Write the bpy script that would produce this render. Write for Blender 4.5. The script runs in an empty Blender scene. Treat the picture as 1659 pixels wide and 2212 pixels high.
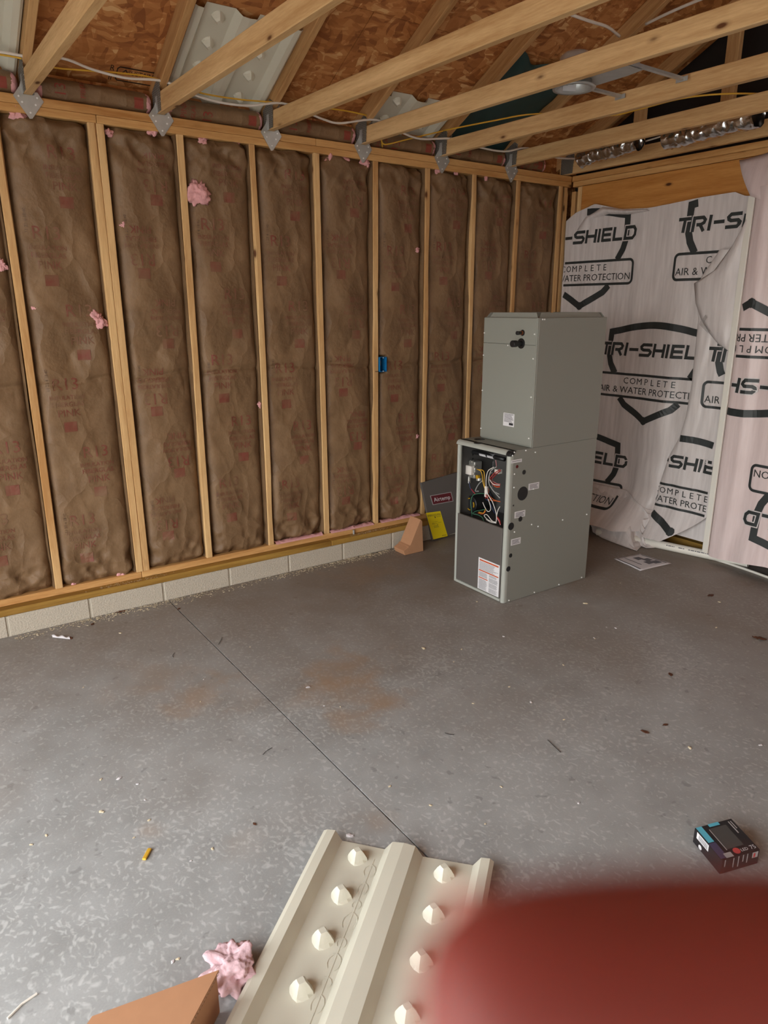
import bpy, bmesh, math, random
import numpy as np
from mathutils import Vector, Matrix, noise

random.seed(7)
SC = bpy.context.scene
COL = SC.collection

# ------------------------------------------------------------------ camera
IW, IH, FPX = 1659.0, 2212.0, 1523.36
CAM = np.array([-0.6185, -3.9037, 1.6417])
YAW, PITCH, ROLL = 0.60666, -0.28218, -0.00172
def cam_basis():
    cy, sy, cp, sp = math.cos(YAW), math.sin(YAW), math.cos(PITCH), math.sin(PITCH)
    f = np.array([sy*cp, cy*cp, sp]); r = np.array([cy, -sy, 0.0]); u = np.cross(r, f)
    c, s = math.cos(ROLL), math.sin(ROLL)
    return r*c+u*s, -r*s+u*c, f
CR, CU, CF = cam_basis()
def ray(px, py): return CF + CR*(px-IW/2)/FPX + CU*(IH/2-py)/FPX
def at(px, py, axis, val):
    """photo pixel -> point on the plane (axis = val)"""
    d = ray(px, py); t = (val-CAM[axis])/d[axis]; return CAM + t*d
def atp(px, py, p0, n):
    d = ray(px, py); n = np.array(n); t = np.dot(np.array(p0)-CAM, n)/np.dot(d, n); return CAM + t*d
cd = bpy.data.cameras.new('camera'); cam = bpy.data.objects.new('camera', cd); COL.objects.link(cam)
cam.matrix_world = Matrix(((CR[0], CU[0], -CF[0], CAM[0]), (CR[1], CU[1], -CF[1], CAM[1]), (CR[2], CU[2], -CF[2], CAM[2]), (0, 0, 0, 1)))
cd.sensor_fit = 'VERTICAL'; cd.sensor_height = 36.0; cd.lens = FPX/IH*36.0; cd.clip_start = 0.002; cd.clip_end = 200
cd.dof.use_dof = True; cd.dof.focus_distance = 3.2; cd.dof.aperture_fstop = cd.lens/3.1
SC.camera = cam

# ------------------------------------------------------------------ light and exposure
w = bpy.data.worlds.new('sky'); SC.world = w; w.use_nodes = True
wn = w.node_tree.nodes; wl = w.node_tree.links
sky = wn.new('ShaderNodeTexSky'); sky.sky_type = 'NISHITA'; sky.sun_disc = False
sky.sun_elevation = math.radians(38); sky.sun_rotation = math.radians(100); sky.air_density = 1.6; sky.dust_density = 4.0
mixw = wn.new('ShaderNodeMixRGB'); mixw.inputs[0].default_value = 0.8; mixw.inputs[2].default_value = (4.75, 4.7, 4.6, 1)
wl.new(sky.outputs[0], mixw.inputs[1]); wl.new(mixw.outputs[0], wn['Background'].inputs[0])
wn['Background'].inputs[1].default_value = 1.0
# the open garage doorway lets the daylight in (portal only guides the sky light)
RX0, RY0 = -2.1, -6.2            # far sides of the garage, out of the photo
DOOR = (-5.2, -1.0, 2.30)       # door opening in the wall at RX0: y0, y1, height
pl = bpy.data.lights.new('doorway_daylight', 'AREA'); pl.shape = 'RECTANGLE'
pl.size = DOOR[1]-DOOR[0]; pl.size_y = DOOR[2]; pl.cycles.is_portal = True
po = bpy.data.objects.new('doorway_daylight', pl); COL.objects.link(po)
po.matrix_world = Matrix(((0, 0, -1, RX0-0.02), (1, 0, 0, (DOOR[0]+DOOR[1])/2), (0, 1, 0, DOOR[2]/2), (0, 0, 0, 1)))
vs = SC.view_settings; vs.view_transform = 'Standard'; vs.look = 'None'; vs.gamma = 1.0; vs.use_curve_mapping = False
vs.exposure = 0.9

# ------------------------------------------------------------------ helpers
def lin(r, g, b):
    f = lambda c: (c/255/12.92) if c/255 <= 0.04045 else ((c/255+0.055)/1.055)**2.4
    return (f(r), f(g), f(b), 1.0)
LOC = {}
def link(o): COL.objects.link(o); return o
def tag(o, label=None, cat=None, group=None, kind=None):
    if label: o['label'] = label
    if cat: o['category'] = cat
    if group: o['group'] = group
    if kind: o['kind'] = kind
    return o
def thing(name, loc, label=None, cat=None, group=None, kind=None):
    o = bpy.data.objects.new(name, None); link(o); o.empty_display_size = 0.05
    o.location = loc; LOC[o.name] = np.array(loc, float)
    return tag(o, label, cat, group, kind)

class MB:
    def __init__(self): self.v = []; self.f = []
    def add(self, vs, fs):
        n = len(self.v); self.v += [tuple(map(float, q)) for q in vs]; self.f += [tuple(i+n for i in f) for f in fs]; return self
    def box(self, a, b):
        x0, y0, z0 = a; x1, y1, z1 = b
        return self.hexa([(x0,y0,z0),(x1,y0,z0),(x1,y1,z0),(x0,y1,z0),(x0,y0,z1),(x1,y0,z1),(x1,y1,z1),(x0,y1,z1)])
    def hexa(self, P):   # bottom ring 0-3 ccw from above, top ring 4-7
        return self.add(P, [(0,3,2,1),(4,5,6,7),(0,1,5,4),(1,2,6,5),(2,3,7,6),(3,0,4,7)])
    def prism(self, poly, ax, d0, d1):
        """poly: 2D points; ax: axis of extrusion; other two axes in xyz order"""
        def mk(p, d):
            q = list(p); q.insert(ax, d); return q
        n = len(poly)
        V = [mk(p, d0) for p in poly]+[mk(p, d1) for p in poly]
        return self.add(V, [tuple(range(n))[::-1], tuple(range(n, 2*n))]+[(i, (i+1) % n, n+(i+1) % n, n+i) for i in range(n)])
    def tube(self, pts, r, n=8, cap=True):
        P = [np.array(q, float) for q in pts]; m = len(P)
        rr = r if hasattr(r, '__len__') else [r]*m
        up = np.array([0.123, 0.31, 0.94]); V = []
        prev = None
        for i in range(m):
            t = P[min(i+1, m-1)]-P[max(i-1, 0)]; t = t/(np.linalg.norm(t)+1e-12)
            a = np.cross(t, up) if prev is None else prev-t*np.dot(prev, t)
            if np.linalg.norm(a) < 1e-6: a = np.cross(t, [1, 0, 0])
            a = a/np.linalg.norm(a); prev = a; b = np.cross(t, a)
            V += [P[i]+rr[i]*(math.cos(2*math.pi*k/n)*a+math.sin(2*math.pi*k/n)*b) for k in range(n)]
        F = [(i*n+k, i*n+(k+1) % n, (i+1)*n+(k+1) % n, (i+1)*n+k) for i in range(m-1) for k in range(n)]
        if cap: F += [tuple(range(n))[::-1], tuple((m-1)*n+k for k in range(n))]
        return self.add(V, F)
    def cyl(self, a, b, r, n=20, r2=None): return self.tube([a, b], [r, r if r2 is None else r2], n)
    def grid(self, P):
        """P: array nu x nv of points"""
        nu = len(P); nv = len(P[0])
        return self.add([q for row in P for q in row], [(i*nv+j, i*nv+j+1, (i+1)*nv+j+1, (i+1)*nv+j) for i in range(nu-1) for j in range(nv-1)])
    def obox(self, c, ax, h):
        """oriented box: centre, three unit axes, half sizes"""
        c = np.array(c, float); A = [np.array(q, float)*s for q, s in zip(ax, h)]
        S = [(-1,-1,-1),(1,-1,-1),(1,1,-1),(-1,1,-1),(-1,-1,1),(1,-1,1),(1,1,1),(-1,1,1)]
        return self.hexa([c+s[0]*A[0]+s[1]*A[1]+s[2]*A[2] for s in S])
    def build(self, name, m, parent=None, smooth=False, bevel=0, seg=1, solid=0, loc=None, fix=True):
        me = bpy.data.meshes.new(name)
        L = np.zeros(3)
        if parent is not None: L = LOC[parent.name]
        elif loc is not None: L = np.array(loc, float)
        me.from_pydata([tuple(np.array(q)-L) for q in self.v], [], self.f)
        if fix or bevel:
            bm = bmesh.new(); bm.from_mesh(me)
            if fix: bmesh.ops.recalc_face_normals(bm, faces=bm.faces)
            if bevel: bmesh.ops.bevel(bm, geom=[e for e in bm.edges if len(e.link_faces) == 2 and e.calc_face_angle() > 0.5], offset=bevel, segments=seg, affect='EDGES', profile=0.5, clamp_overlap=True)
            bm.to_mesh(me); bm.free()
        if smooth: me.shade_smooth()
        if m is not None: me.materials.append(m)
        o = bpy.data.objects.new(name, me); link(o)
        if parent is not None: o.parent = parent; LOC[o.name] = L
        else: o.location = L; LOC[o.name] = L
        if solid:
            s = o.modifiers.new('thickness', 'SOLIDIFY'); s.thickness = solid; s.offset = 0
        return o

def catmull(pts, k=6):
    P = [np.array(q, float) for q in pts]; P = [2*P[0]-P[1]]+P+[2*P[-1]-P[-2]]; out = []
    for i in range(1, len(P)-2):
        for j in range(k):
            t = j/k; a, b, c, d = P[i-1], P[i], P[i+1], P[i+2]
            out.append(0.5*((2*b)+(-a+c)*t+(2*a-5*b+4*c-d)*t*t+(-a+3*b-3*c+d)*t**3))
    out.append(P[-2]); return out

# text outlines as flat meshes (cached)
_TX = {}
def text2d(s):
    if s not in _TX:
        c = bpy.data.curves.new('txt', 'FONT'); c.body = s; c.size = 1.0; c.align_x = 'CENTER'; c.align_y = 'CENTER'; c.resolution_u = 2
        o = bpy.data.objects.new('txt', c); me = bpy.data.meshes.new_from_object(o)
        bm = bmesh.new(); bm.from_mesh(me); bmesh.ops.triangulate(bm, faces=bm.faces)
        for _ in range(2):
            e = [x for x in bm.edges if x.calc_length() > 0.33]
            if e: bmesh.ops.subdivide_edges(bm, edges=e, cuts=1); bmesh.ops.triangulate(bm, faces=bm.faces)
        bm.verts.index_update()
        V = np.array([v.co[:2] for v in bm.verts]).reshape(-1, 2); F = [tuple(v.index for v in f.verts) for f in bm.faces]
        bm.free(); bpy.data.objects.remove(o); bpy.data.curves.remove(c); bpy.data.meshes.remove(me)
        _TX[s] = (V, F)
    return _TX[s]
class P2:
    """flat print: 2D shapes collected, then mapped onto a surface"""
    def __init__(self): self.v = []; self.f = []
    def add(self, V, F):
        n = len(self.v); self.v += [tuple(q) for q in V]; self.f += [tuple(i+n for i in f) for f in F]; return self
    def text(self, s, x, y, size, rot=0, sx=1, shear=0):
        V, F = text2d(s); c, q = math.cos(rot), math.sin(rot)
        X = (V[:, 0]*sx+V[:, 1]*shear)*size; Y = V[:, 1]*size
        return self.add(np.stack([x+X*c-Y*q, y+X*q+Y*c], 1), F)
    def rect(self, x0, y0, x1, y1, n=1, m=1):
        V = [(x0+(x1-x0)*i/n, y0+(y1-y0)*j/m) for i in range(n+1) for j in range(m+1)]
        return self.add(V, [(i*(m+1)+j, (i+1)*(m+1)+j, (i+1)*(m+1)+j+1, i*(m+1)+j+1) for i in range(n) for j in range(m)])
    def stroke(self, pts, w, closed=False, step=0.02):
        P = [np.array(q, float) for q in pts]
        if closed: P = P+[P[0]]
        Q = []
        for a, b in zip(P[:-1], P[1:]):
            k = max(1, int(np.linalg.norm(b-a)/step)); Q += [a+(b-a)*j/k for j in range(k)]
        if not closed: Q.append(P[-1])
        n = len(Q); V = []
        for i in range(n):
            a = Q[i-1] if (i or closed) else Q[0]; b = Q[(i+1) % n] if (i < n-1 or closed) else Q[-1]
            t0 = Q[i]-a; t1 = b-Q[i]
            t0 = t0/np.linalg.norm(t0) if np.linalg.norm(t0) > 1e-9 else t1/np.linalg.norm(t1)
            t1 = t1/np.linalg.norm(t1) if np.linalg.norm(t1) > 1e-9 else t0
            t = t0+t1; t = t/(np.linalg.norm(t)+1e-9); nn = np.array([-t[1], t[0]])
            k = 1/max(0.45, np.dot(t, t0))
            V += [Q[i]+nn*w/2*k, Q[i]-nn*w/2*k]
        m = n if closed else n-1
        return self.add(V, [(2*i, 2*i+1, 2*((i+1) % n)+1, 2*((i+1) % n)) for i in range(m)])
    def disc(self, x, y, r, n=20, ry=None):
        ry = ry or r
        return self.add([(x, y)]+[(x+r*math.cos(2*math.pi*k/n), y+ry*math.sin(2*math.pi*k/n)) for k in range(n)], [(0, 1+k, 1+(k+1) % n) for k in range(n)])
    def build(self, name, m, fn, parent, keep=None):
        """fn maps (x, y) -> xyz"""
        f = self.f
        if keep:
            ok = [keep(*q) for q in self.v]; f = [t for t in f if all(ok[i] for i in t)]
        if not f: return None
        used = sorted({i for t in f for i in t}); re = {i: k for k, i in enumerate(used)}
        b = MB(); b.v = [tuple(fn(*self.v[i])) for i in used]; b.f = [tuple(re[i] for i in t) for t in f]
        return b.build(name, m, parent, fix=False)

# ------------------------------------------------------------------ materials
def base(name):
    m = bpy.data.materials.new(name); m.use_nodes = True
    return m, m.node_tree.nodes, m.node_tree.links, m.node_tree.nodes['Principled BSDF']
def plain(name, c, rough=0.6, metal=0.0, var=0.0, scale=30, bump=0.0, spec=0.5, coat=0):
    m, n, l, b = base(name)
    b.inputs['Base Color'].default_value = c; b.inputs['Roughness'].default_value = rough; b.inputs['Metallic'].default_value = metal
    b.inputs['Specular IOR Level'].default_value = spec
    if coat: b.inputs['Coat Weight'].default_value = coat
    if var or bump:
        tc = n.new('ShaderNodeTexCoord'); t = n.new('ShaderNodeTexNoise'); t.inputs['Scale'].default_value = scale; t.inputs['Detail'].default_value = 5
        l.new(tc.outputs['Object'], t.inputs['Vector'])
        if var:
            mx = n.new('ShaderNodeMixRGB'); mx.inputs[1].default_value = [x*(1-var) for x in c[:3]]+[1]; mx.inputs[2].default_value = [min(1, x*(1+var)) for x in c[:3]]+[1]
            l.new(t.outputs['Fac'], mx.inputs[0]); l.new(mx.outputs[0], b.inputs['Base Color'])
        if bump:
            bp = n.new('ShaderNodeBump'); bp.inputs['Strength'].default_value = bump; bp.inputs['Distance'].default_value = 0.004
            l.new(t.outputs['Fac'], bp.inputs['Height']); l.new(bp.outputs[0], b.inputs['Normal'])
    return m
def ramp(n, pts):
    r = n.new('ShaderNodeValToRGB'); e = r.color_ramp.elements
    while len(e) < len(pts): e.new(0.5)
    for k, (p, c) in enumerate(pts): e[k].position = p; e[k].color = c if len(c) == 4 else (*c, 1)
    return r
def math_node(n, l, op, a, b=None, clamp=False):
    q = n.new('ShaderNodeMath'); q.operation = op; q.use_clamp = clamp
    for k, x in enumerate((a, b)):
        if x is None: continue
        if isinstance(x, (int, float)): q.inputs[k].default_value = x
        else: l.new(x, q.inputs[k])
    return q.outputs[0]
def wood(name, axis, lo, hi, knot=(90, 52, 22), rotx=0.0, knots=True, strong=0.5):
    """sawn softwood, grain running along axis"""
    m, n, l, b = base(name); b.inputs['Roughness'].default_value = 0.65; b.inputs['Specular IOR Level'].default_value = 0.3
    tc = n.new('ShaderNodeTexCoord'); oi = n.new('ShaderNodeObjectInfo')
    cmb = n.new('ShaderNodeCombineXYZ')
    r7 = math_node(n, l, 'MULTIPLY', oi.outputs['Random'], 37.0)
    for k in range(3): l.new(r7, cmb.inputs[k])
    mp0 = n.new('ShaderNodeMapping'); mp0.inputs['Rotation'].default_value = (rotx, 0, 0); l.new(tc.outputs['Object'], mp0.inputs['Vector'])
    add = n.new('ShaderNodeVectorMath'); add.operation = 'ADD'; l.new(mp0.outputs[0], add.inputs[0]); l.new(cmb.outputs[0], add.inputs[1])
    def mapped(along, cross):
        mp = n.new('ShaderNodeMapping'); s = [cross]*3; s['xyz'.index(axis)] = along
        mp.inputs['Scale'].default_value = s; l.new(add.outputs[0], mp.inputs['Vector']); return mp.outputs[0]
    g = n.new('ShaderNodeTexNoise'); g.inputs['Scale'].default_value = 1; g.inputs['Detail'].default_value = 4; g.inputs['Distortion'].default_value = 0.6
    l.new(mapped(1.3, 22), g.inputs['Vector'])
    fine = n.new('ShaderNodeTexNoise'); fine.inputs['Scale'].default_value = 1; fine.inputs['Detail'].default_value = 3
    l.new(mapped(14, 170), fine.inputs['Vector'])
    big = n.new('ShaderNodeTexNoise'); big.inputs['Scale'].default_value = 1.0; l.new(mapped(0.9, 2.5), big.inputs['Vector'])
    f = math_node(n, l, 'ADD', math_node(n, l, 'MULTIPLY', g.outputs['Fac'], 0.62), math_node(n, l, 'MULTIPLY', fine.outputs['Fac'], 0.3))
    f = math_node(n, l, 'ADD', f, math_node(n, l, 'MULTIPLY', math_node(n, l, 'SUBTRACT', big.outputs['Fac'], 0.5), 0.35))
    f = math_node(n, l, 'ADD', f, math_node(n, l, 'MULTIPLY', math_node(n, l, 'SUBTRACT', oi.outputs['Random'], 0.5), 0.14))
    rp = ramp(n, [(0.5-0.28*strong-0.08, lin(*lo)), (0.5+0.28*strong, lin(*hi))]); l.new(f, rp.inputs[0])
    out = rp.outputs[0]
    if knots:
        vo = n.new('ShaderNodeTexVoronoi'); vo.inputs['Scale'].default_value = 1; vo.inputs['Randomness'].default_value = 1
        l.new(mapped(3.6, 9), vo.inputs['Vector'])
        kr = ramp(n, [(0.055, (1, 1, 1)), (0.10, (0.25, 0.25, 0.25)), (0.16, (0, 0, 0))]); l.new(vo.outputs['Distance'], kr.inputs[0])
        mx = n.new('ShaderNodeMixRGB'); l.new(kr.outputs[0], mx.inputs[0]); l.new(out, mx.inputs[1]); mx.inputs[2].default_value = lin(*knot); out = mx.outputs[0]
    l.new(out, b.inputs['Base Color'])
    bp = n.new('ShaderNodeBump'); bp.inputs['Strength'].default_value = 0.25; bp.inputs['Distance'].default_value = 0.002
    l.new(f, bp.inputs['Height']); l.new(bp.outputs[0], b.inputs['Normal'])
    return m
SL = 0.5; SLA = math.atan(SL)
M = {}
M['stud'] = wood('stud_wood', 'z', (180, 132, 80), (224, 186, 132))
M['plate_x'] = wood('plate_wood', 'x', (176, 122, 66), (218, 172, 112))
M['plate_y'] = wood('plate_wood_side', 'y', (176, 122, 66), (218, 172, 112))
M['chord'] = wood('chord_wood', 'y', (174, 132, 84), (216, 180, 130))
M['rafter'] = wood('rafter_wood', 'y', (158, 112, 66), (206, 164, 112), rotx=SLA)
M['treated'] = wood('treated_wood', 'x', (120, 84, 30), (190, 150, 74), knots=False, strong=0.8)
M['treated_y'] = wood('treated_wood_y', 'y', (120, 84, 30), (190, 150, 74), knots=False, strong=0.8)
M['header'] = wood('header_wood', 'y', (166, 104, 42), (212, 152, 82), knot=(80, 40, 14), strong=0.7)
M['chip'] = wood('chip_wood', 'x', (206, 190, 158), (236, 224, 196), knots=False)

def make_osb():
    m, n, l, b = base('osb'); b.inputs['Roughness'].default_value = 0.7
    tc = n.new('ShaderNodeTexCoord'); outs = []
    for k, (sx, sy, rot) in enumerate(((9, 34, 0.2), (30, 8, -0.3), (14, 40, 0.9))):
        mp = n.new('ShaderNodeMapping'); mp.inputs['Scale'].default_value = (sx, sy, sy); mp.inputs['Rotation'].default_value = (0, 0, rot); mp.inputs['Location'].default_value = (k*3.1, k, k*2)
        wn_ = n.new('ShaderNodeTexNoise'); wn_.inputs['Scale'].default_value = 5; l.new(tc.outputs['Object'], wn_.inputs['Vector'])
        ad = n.new('ShaderNodeMixRGB'); ad.blend_type = 'LINEAR_LIGHT'; ad.inputs[0].default_value = 0.06; l.new(tc.outputs['Object'], ad.inputs[1]); l.new(wn_.outputs['Color'], ad.inputs[2])
        l.new(ad.outputs[0], mp.inputs['Vector'])
        v = n.new('ShaderNodeTexVoronoi'); v.inputs['Scale'].default_value = 1; l.new(mp.outputs[0], v.inputs['Vector'])
        sp = n.new('ShaderNodeSeparateColor'); l.new(v.outputs['Color'], sp.inputs[0]); outs.append(sp.outputs[0])
    sel = n.new('ShaderNodeTexNoise'); sel.inputs['Scale'].default_value = 9; sel.inputs['Detail'].default_value = 2; l.new(tc.outputs['Object'], sel.inputs['Vector'])
    s1 = math_node(n, l, 'GREATER_THAN', sel.outputs['Fac'], 0.5)
    mx = n.new('ShaderNodeMixRGB'); l.new(s1, mx.inputs[0]); l.new(outs[0], mx.inputs[1]); l.new(outs[1], mx.inputs[2])
    f = math_node(n, l, 'ADD', math_node(n, l, 'MULTIPLY', mx.outputs[0], 0.6), math_node(n, l, 'MULTIPLY', outs[2], 0.4))
    rp = ramp(n, [(0.1, lin(138, 82, 40)), (0.45, lin(172, 110, 58)), (0.75, lin(192, 132, 76)), (0.95, lin(220, 176, 122))]); l.new(f, rp.inputs[0])
    l.new(rp.outputs[0], b.inputs['Base Color'])
    bp = n.new('ShaderNodeBump'); bp.inputs['Strength'].default_value = 0.3; bp.inputs['Distance'].default_value = 0.003; l.new(f, bp.inputs['Height']); l.new(bp.outputs[0], b.inputs['Normal'])
    return m
M['osb'] = make_osb()

def make_kraft():
    m, n, l, b = base('kraft_paper'); b.inputs['Roughness'].default_value = 0.55; b.inputs['Specular IOR Level'].default_value = 0.35
    tc = n.new('ShaderNodeTexCoord'); a = n.new('ShaderNodeTexNoise'); a.inputs['Scale'].default_value = 5; a.inputs['Detail'].default_value = 6
    l.new(tc.outputs['Object'], a.inputs['Vector'])
    mp = n.new('ShaderNodeMapping'); mp.inputs['Scale'].default_value = (260, 260, 60); l.new(tc.outputs['Object'], mp.inputs['Vector'])
    f = n.new('ShaderNodeTexNoise'); f.inputs['Scale'].default_value = 1; l.new(mp.outputs[0], f.inputs['Vector'])
    s = math_node(n, l, 'ADD', math_node(n, l, 'MULTIPLY', a.outputs['Fac'], 0.75), math_node(n, l, 'MULTIPLY', f.outputs['Fac'], 0.25))
    rp = ramp(n, [(0.3, lin(105, 80, 55)), (0.7, lin(138, 109, 79))]); l.new(s, rp.inputs[0]); l.new(rp.outputs[0], b.inputs['Base Color'])
    bp = n.new('ShaderNodeBump'); bp.inputs['Strength'].default_value = 0.35; bp.inputs['Distance'].default_value = 0.006
    w2 = n.new('ShaderNodeTexNoise'); w2.inputs['Scale'].default_value = 14; w2.inputs['Detail'].default_value = 5; w2.inputs['Distortion'].default_value = 0.8; l.new(tc.outputs['Object'], w2.inputs['Vector'])
    wm = n.new('ShaderNodeMixRGB'); wm.blend_type = 'LINEAR_LIGHT'; wm.inputs[0].default_value = 0.10; l.new(tc.outputs['Object'], wm.inputs[1]); l.new(a.outputs['Color'], wm.inputs[2])
    mv = n.new('ShaderNodeMapping'); mv.inputs['Scale'].default_value = (7, 2, 3.6); mv.inputs['Rotation'].default_value = (0, 0.5, 0); l.new(wm.outputs[0], mv.inputs['Vector'])
    vo = n.new('ShaderNodeTexVoronoi'); vo.inputs['Scale'].default_value = 1; l.new(mv.outputs[0], vo.inputs['Vector'])
    bp2 = n.new('ShaderNodeBump'); bp2.inputs['Strength'].default_value = 0.75; bp2.inputs['Distance'].default_value = 0.035
    l.new(w2.outputs['Fac'], bp.inputs['Height']); l.new(vo.outputs['Distance'], bp2.inputs['Height']); l.new(bp.outputs[0], bp2.inputs['Normal']); l.new(bp2.outputs[0], b.inputs['Normal'])
    return m
M['kraft'] = make_kraft()
def faded(name, c1, c2, scale, lo=0.35, hi=0.65, rough=0.6):
    m, n, l, b = base(name); b.inputs['Roughness'].default_value = rough
    tc = n.new('ShaderNodeTexCoord'); a = n.new('ShaderNodeTexNoise'); a.inputs['Scale'].default_value = scale; a.inputs['Detail'].default_value = 4; l.new(tc.outputs['Object'], a.inputs['Vector'])
    rp = ramp(n, [(lo, lin(*c1)), (hi, lin(*c2))]); l.new(a.outputs['Fac'], rp.inputs[0]); l.new(rp.outputs[0], b.inputs['Base Color']); return m
M['red_print'] = faded('faded_red_print', (122, 62, 48), (124, 92, 67), 12)
M['red_fresh'] = faded('red_print', (136, 44, 34), (136, 70, 52), 10)
M['dot_print'] = faded('grey_dot_print', (78, 58, 44), (120, 92, 66), 40)
M['stamp'] = faded('stamp_ink', (38, 26, 18), (66, 42, 24), 20)

def make_floor():
    m, n, l, b = base('concrete_floor'); b.inputs['Specular IOR Level'].default_value = 0.35
    tc = n.new('ShaderNodeTexCoord'); O = tc.outputs['Object']
    def noi(s, d=4, dist=0.0, vec=None):
        t = n.new('ShaderNodeTexNoise'); t.inputs['Scale'].default_value = s; t.inputs['Detail'].default_value = d; t.inputs['Distortion'].default_value = dist; l.new(vec or O, t.inputs['Vector']); return t.outputs['Fac']
    big = noi(1.1, 4); mid = noi(7, 5); fine = noi(180, 2)
    s = math_node(n, l, 'ADD', math_node(n, l, 'MULTIPLY', big, 0.45), math_node(n, l, 'MULTIPLY', mid, 0.4)); s = math_node(n, l, 'ADD', s, math_node(n, l, 'MULTIPLY', fine, 0.15))
    rp = ramp(n, [(0.32, lin(146, 147, 145)), (0.68, lin(176, 178, 177))]); l.new(s, rp.inputs[0])
    # pale flecks left by the trowel
    mp = n.new('ShaderNodeMapping'); mp.inputs['Scale'].default_value = (74, 52, 52); mp.inputs['Rotation'].default_value = (0, 0, 0.5)
    wob = n.new('ShaderNodeMixRGB'); wob.blend_type = 'LINEAR_LIGHT'; wob.inputs[0].default_value = 0.03; tn = n.new('ShaderNodeTexNoise'); tn.inputs['Scale'].default_value = 14; l.new(O, tn.inputs['Vector'])
    l.new(O, wob.inputs[1]); l.new(tn.outputs['Color'], wob.inputs[2]); l.new(wob.outputs[0], mp.inputs['Vector'])
    fl = noi(1.0, 1, 0.0, mp.outputs[0]); dens = noi(1.7, 3)
    th = math_node(n, l, 'ADD', fl, math_node(n, l, 'MULTIPLY', math_node(n, l, 'SUBTRACT', dens, 0.5), 0.35))
    fr = ramp(n, [(0.54, (0, 0, 0)), (0.72, (1, 1, 1))]); l.new(th, fr.inputs[0])
    m1 = n.new('ShaderNodeMixRGB'); l.new(math_node(n, l, 'MULTIPLY', fr.outputs[0], 0.6), m1.inputs[0]); l.new(rp.outputs[0], m1.inputs[1]); m1.inputs[2].default_value = lin(200, 202, 200)
    # sparse dark spots
    dk = noi(17, 3, 0.3); dr = ramp(n, [(0.66, (0, 0, 0)), (0.71, (1, 1, 1))]); l.new(dk, dr.inputs[0])
    m2 = n.new('ShaderNodeMixRGB'); l.new(math_node(n, l, 'MULTIPLY', dr.outputs[0], 0.55), m2.inputs[0]); l.new(m1.outputs[0], m2.inputs[1]); m2.inputs[2].default_value = lin(128, 129, 127)
    # brown dust tracked in over the back of the floor
    sep = n.new('ShaderNodeSeparateXYZ'); l.new(O, sep.inputs[0])
    dist = math_node(n, l, 'ADD', math_node(n, l, 'MULTIPLY', sep.outputs['X'], 0.16), math_node(n, l, 'MULTIPLY', sep.outputs['Y'], 0.32))
    dm = math_node(n, l, 'ADD', dist, math_node(n, l, 'MULTIPLY', noi(1.9, 5, 0.5), 0.9))
    dm = math_node(n, l, 'ADD', dm, 0.28)
    drp = ramp(n, [(0.1, (0, 0, 0)), (0.95, (1, 1, 1))]); l.new(dm, drp.inputs[0])
    m3 = n.new('ShaderNodeMixRGB'); l.new(math_node(n, l, 'MULTIPLY', drp.outputs[0], 0.78), m3.inputs[0]); l.new(m2.outputs[0], m3.inputs[1]); m3.inputs[2].default_value = lin(124, 107, 91)
    out = m3.outputs[0]
    # patches of spilled sawdust and sand
    sn = noi(6, 6, 0.4)
    gr = noi(240, 2)
    for (cx, cy, r, a) in ((0.93, -1.33, 0.26, 1.0), (0.80, -1.58, 0.24, 0.95), (0.95, -1.68, 0.16, 0.8), (0.27, -1.16, 0.20, 0.85), (0.45, -1.25, 0.15, 0.4), (0.47, -2.28, 0.10, 0.5), (0.18, -0.9, 0.25, 0.35), (-0.16, -1.88, 0.05, 0.5), (1.75, -0.35, 0.3, 0.45), (0.05, -2.1, 0.1, 0.3)):
        vm = n.new('ShaderNodeVectorMath'); vm.operation = 'DISTANCE'; l.new(O, vm.inputs[0]); vm.inputs[1].default_value = (cx, cy, 0)
        q = math_node(n, l, 'SUBTRACT', 1.0, math_node(n, l, 'DIVIDE', vm.outputs['Value'], r))
        q = math_node(n, l, 'ADD', q, math_node(n, l, 'MULTIPLY', math_node(n, l, 'SUBTRACT', sn, 0.5), 2.8))
        q = math_node(n, l, 'ADD', q, math_node(n, l, 'MULTIPLY', math_node(n, l, 'SUBTRACT', gr, 0.5), 1.1))
        rr = ramp(n, [(0.1, (0, 0, 0)), (0.9, (a*0.55, a*0.55, a*0.55))]); l.new(q, rr.inputs[0])
        mm = n.new('ShaderNodeMixRGB'); l.new(rr.outputs[0], mm.inputs[0]); l.new(out, mm.inputs[1]); mm.inputs[2].default_value = lin(160, 131, 102); out = mm.outputs[0]
    l.new(out, b.inputs['Base Color'])
    rr = ramp(n, [(0.3, (0.5, 0.5, 0.5)), (0.7, (0.72, 0.72, 0.72))]); l.new(mid, rr.inputs[0]); l.new(rr.outputs[0], b.inputs['Roughness'])
    bp = n.new('ShaderNodeBump'); bp.inputs['Strength'].default_value = 0.2; bp.inputs['Distance'].default_value = 0.003; l.new(s, bp.inputs['Height']); l.new(bp.outputs[0], b.inputs['Normal'])
    return m
M['floor'] = make_floor()
M['groove'] = plain('joint_groove', lin(96, 90, 82), 0.9)
M['block'] = plain('concrete_block', lin(186, 176, 160), 0.9, var=0.3, scale=120, bump=1.0)
M['mortar'] = plain('mortar', lin(178, 170, 154), 0.9, var=0.12, scale=90, bump=0.4)
M['pink'] = plain('pink_fiberglass', lin(220, 164, 164), 0.95, var=0.25, scale=45, bump=1.0, spec=0.1)
M['pale_pink'] = plain('pale_pink_fiberglass', lin(226, 192, 198), 0.95, var=0.18, scale=50, bump=1.0, spec=0.1)
M['galv'] = plain('galvanised_steel', lin(184, 186, 184), 0.34, 0.55, var=0.18, scale=24)
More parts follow.
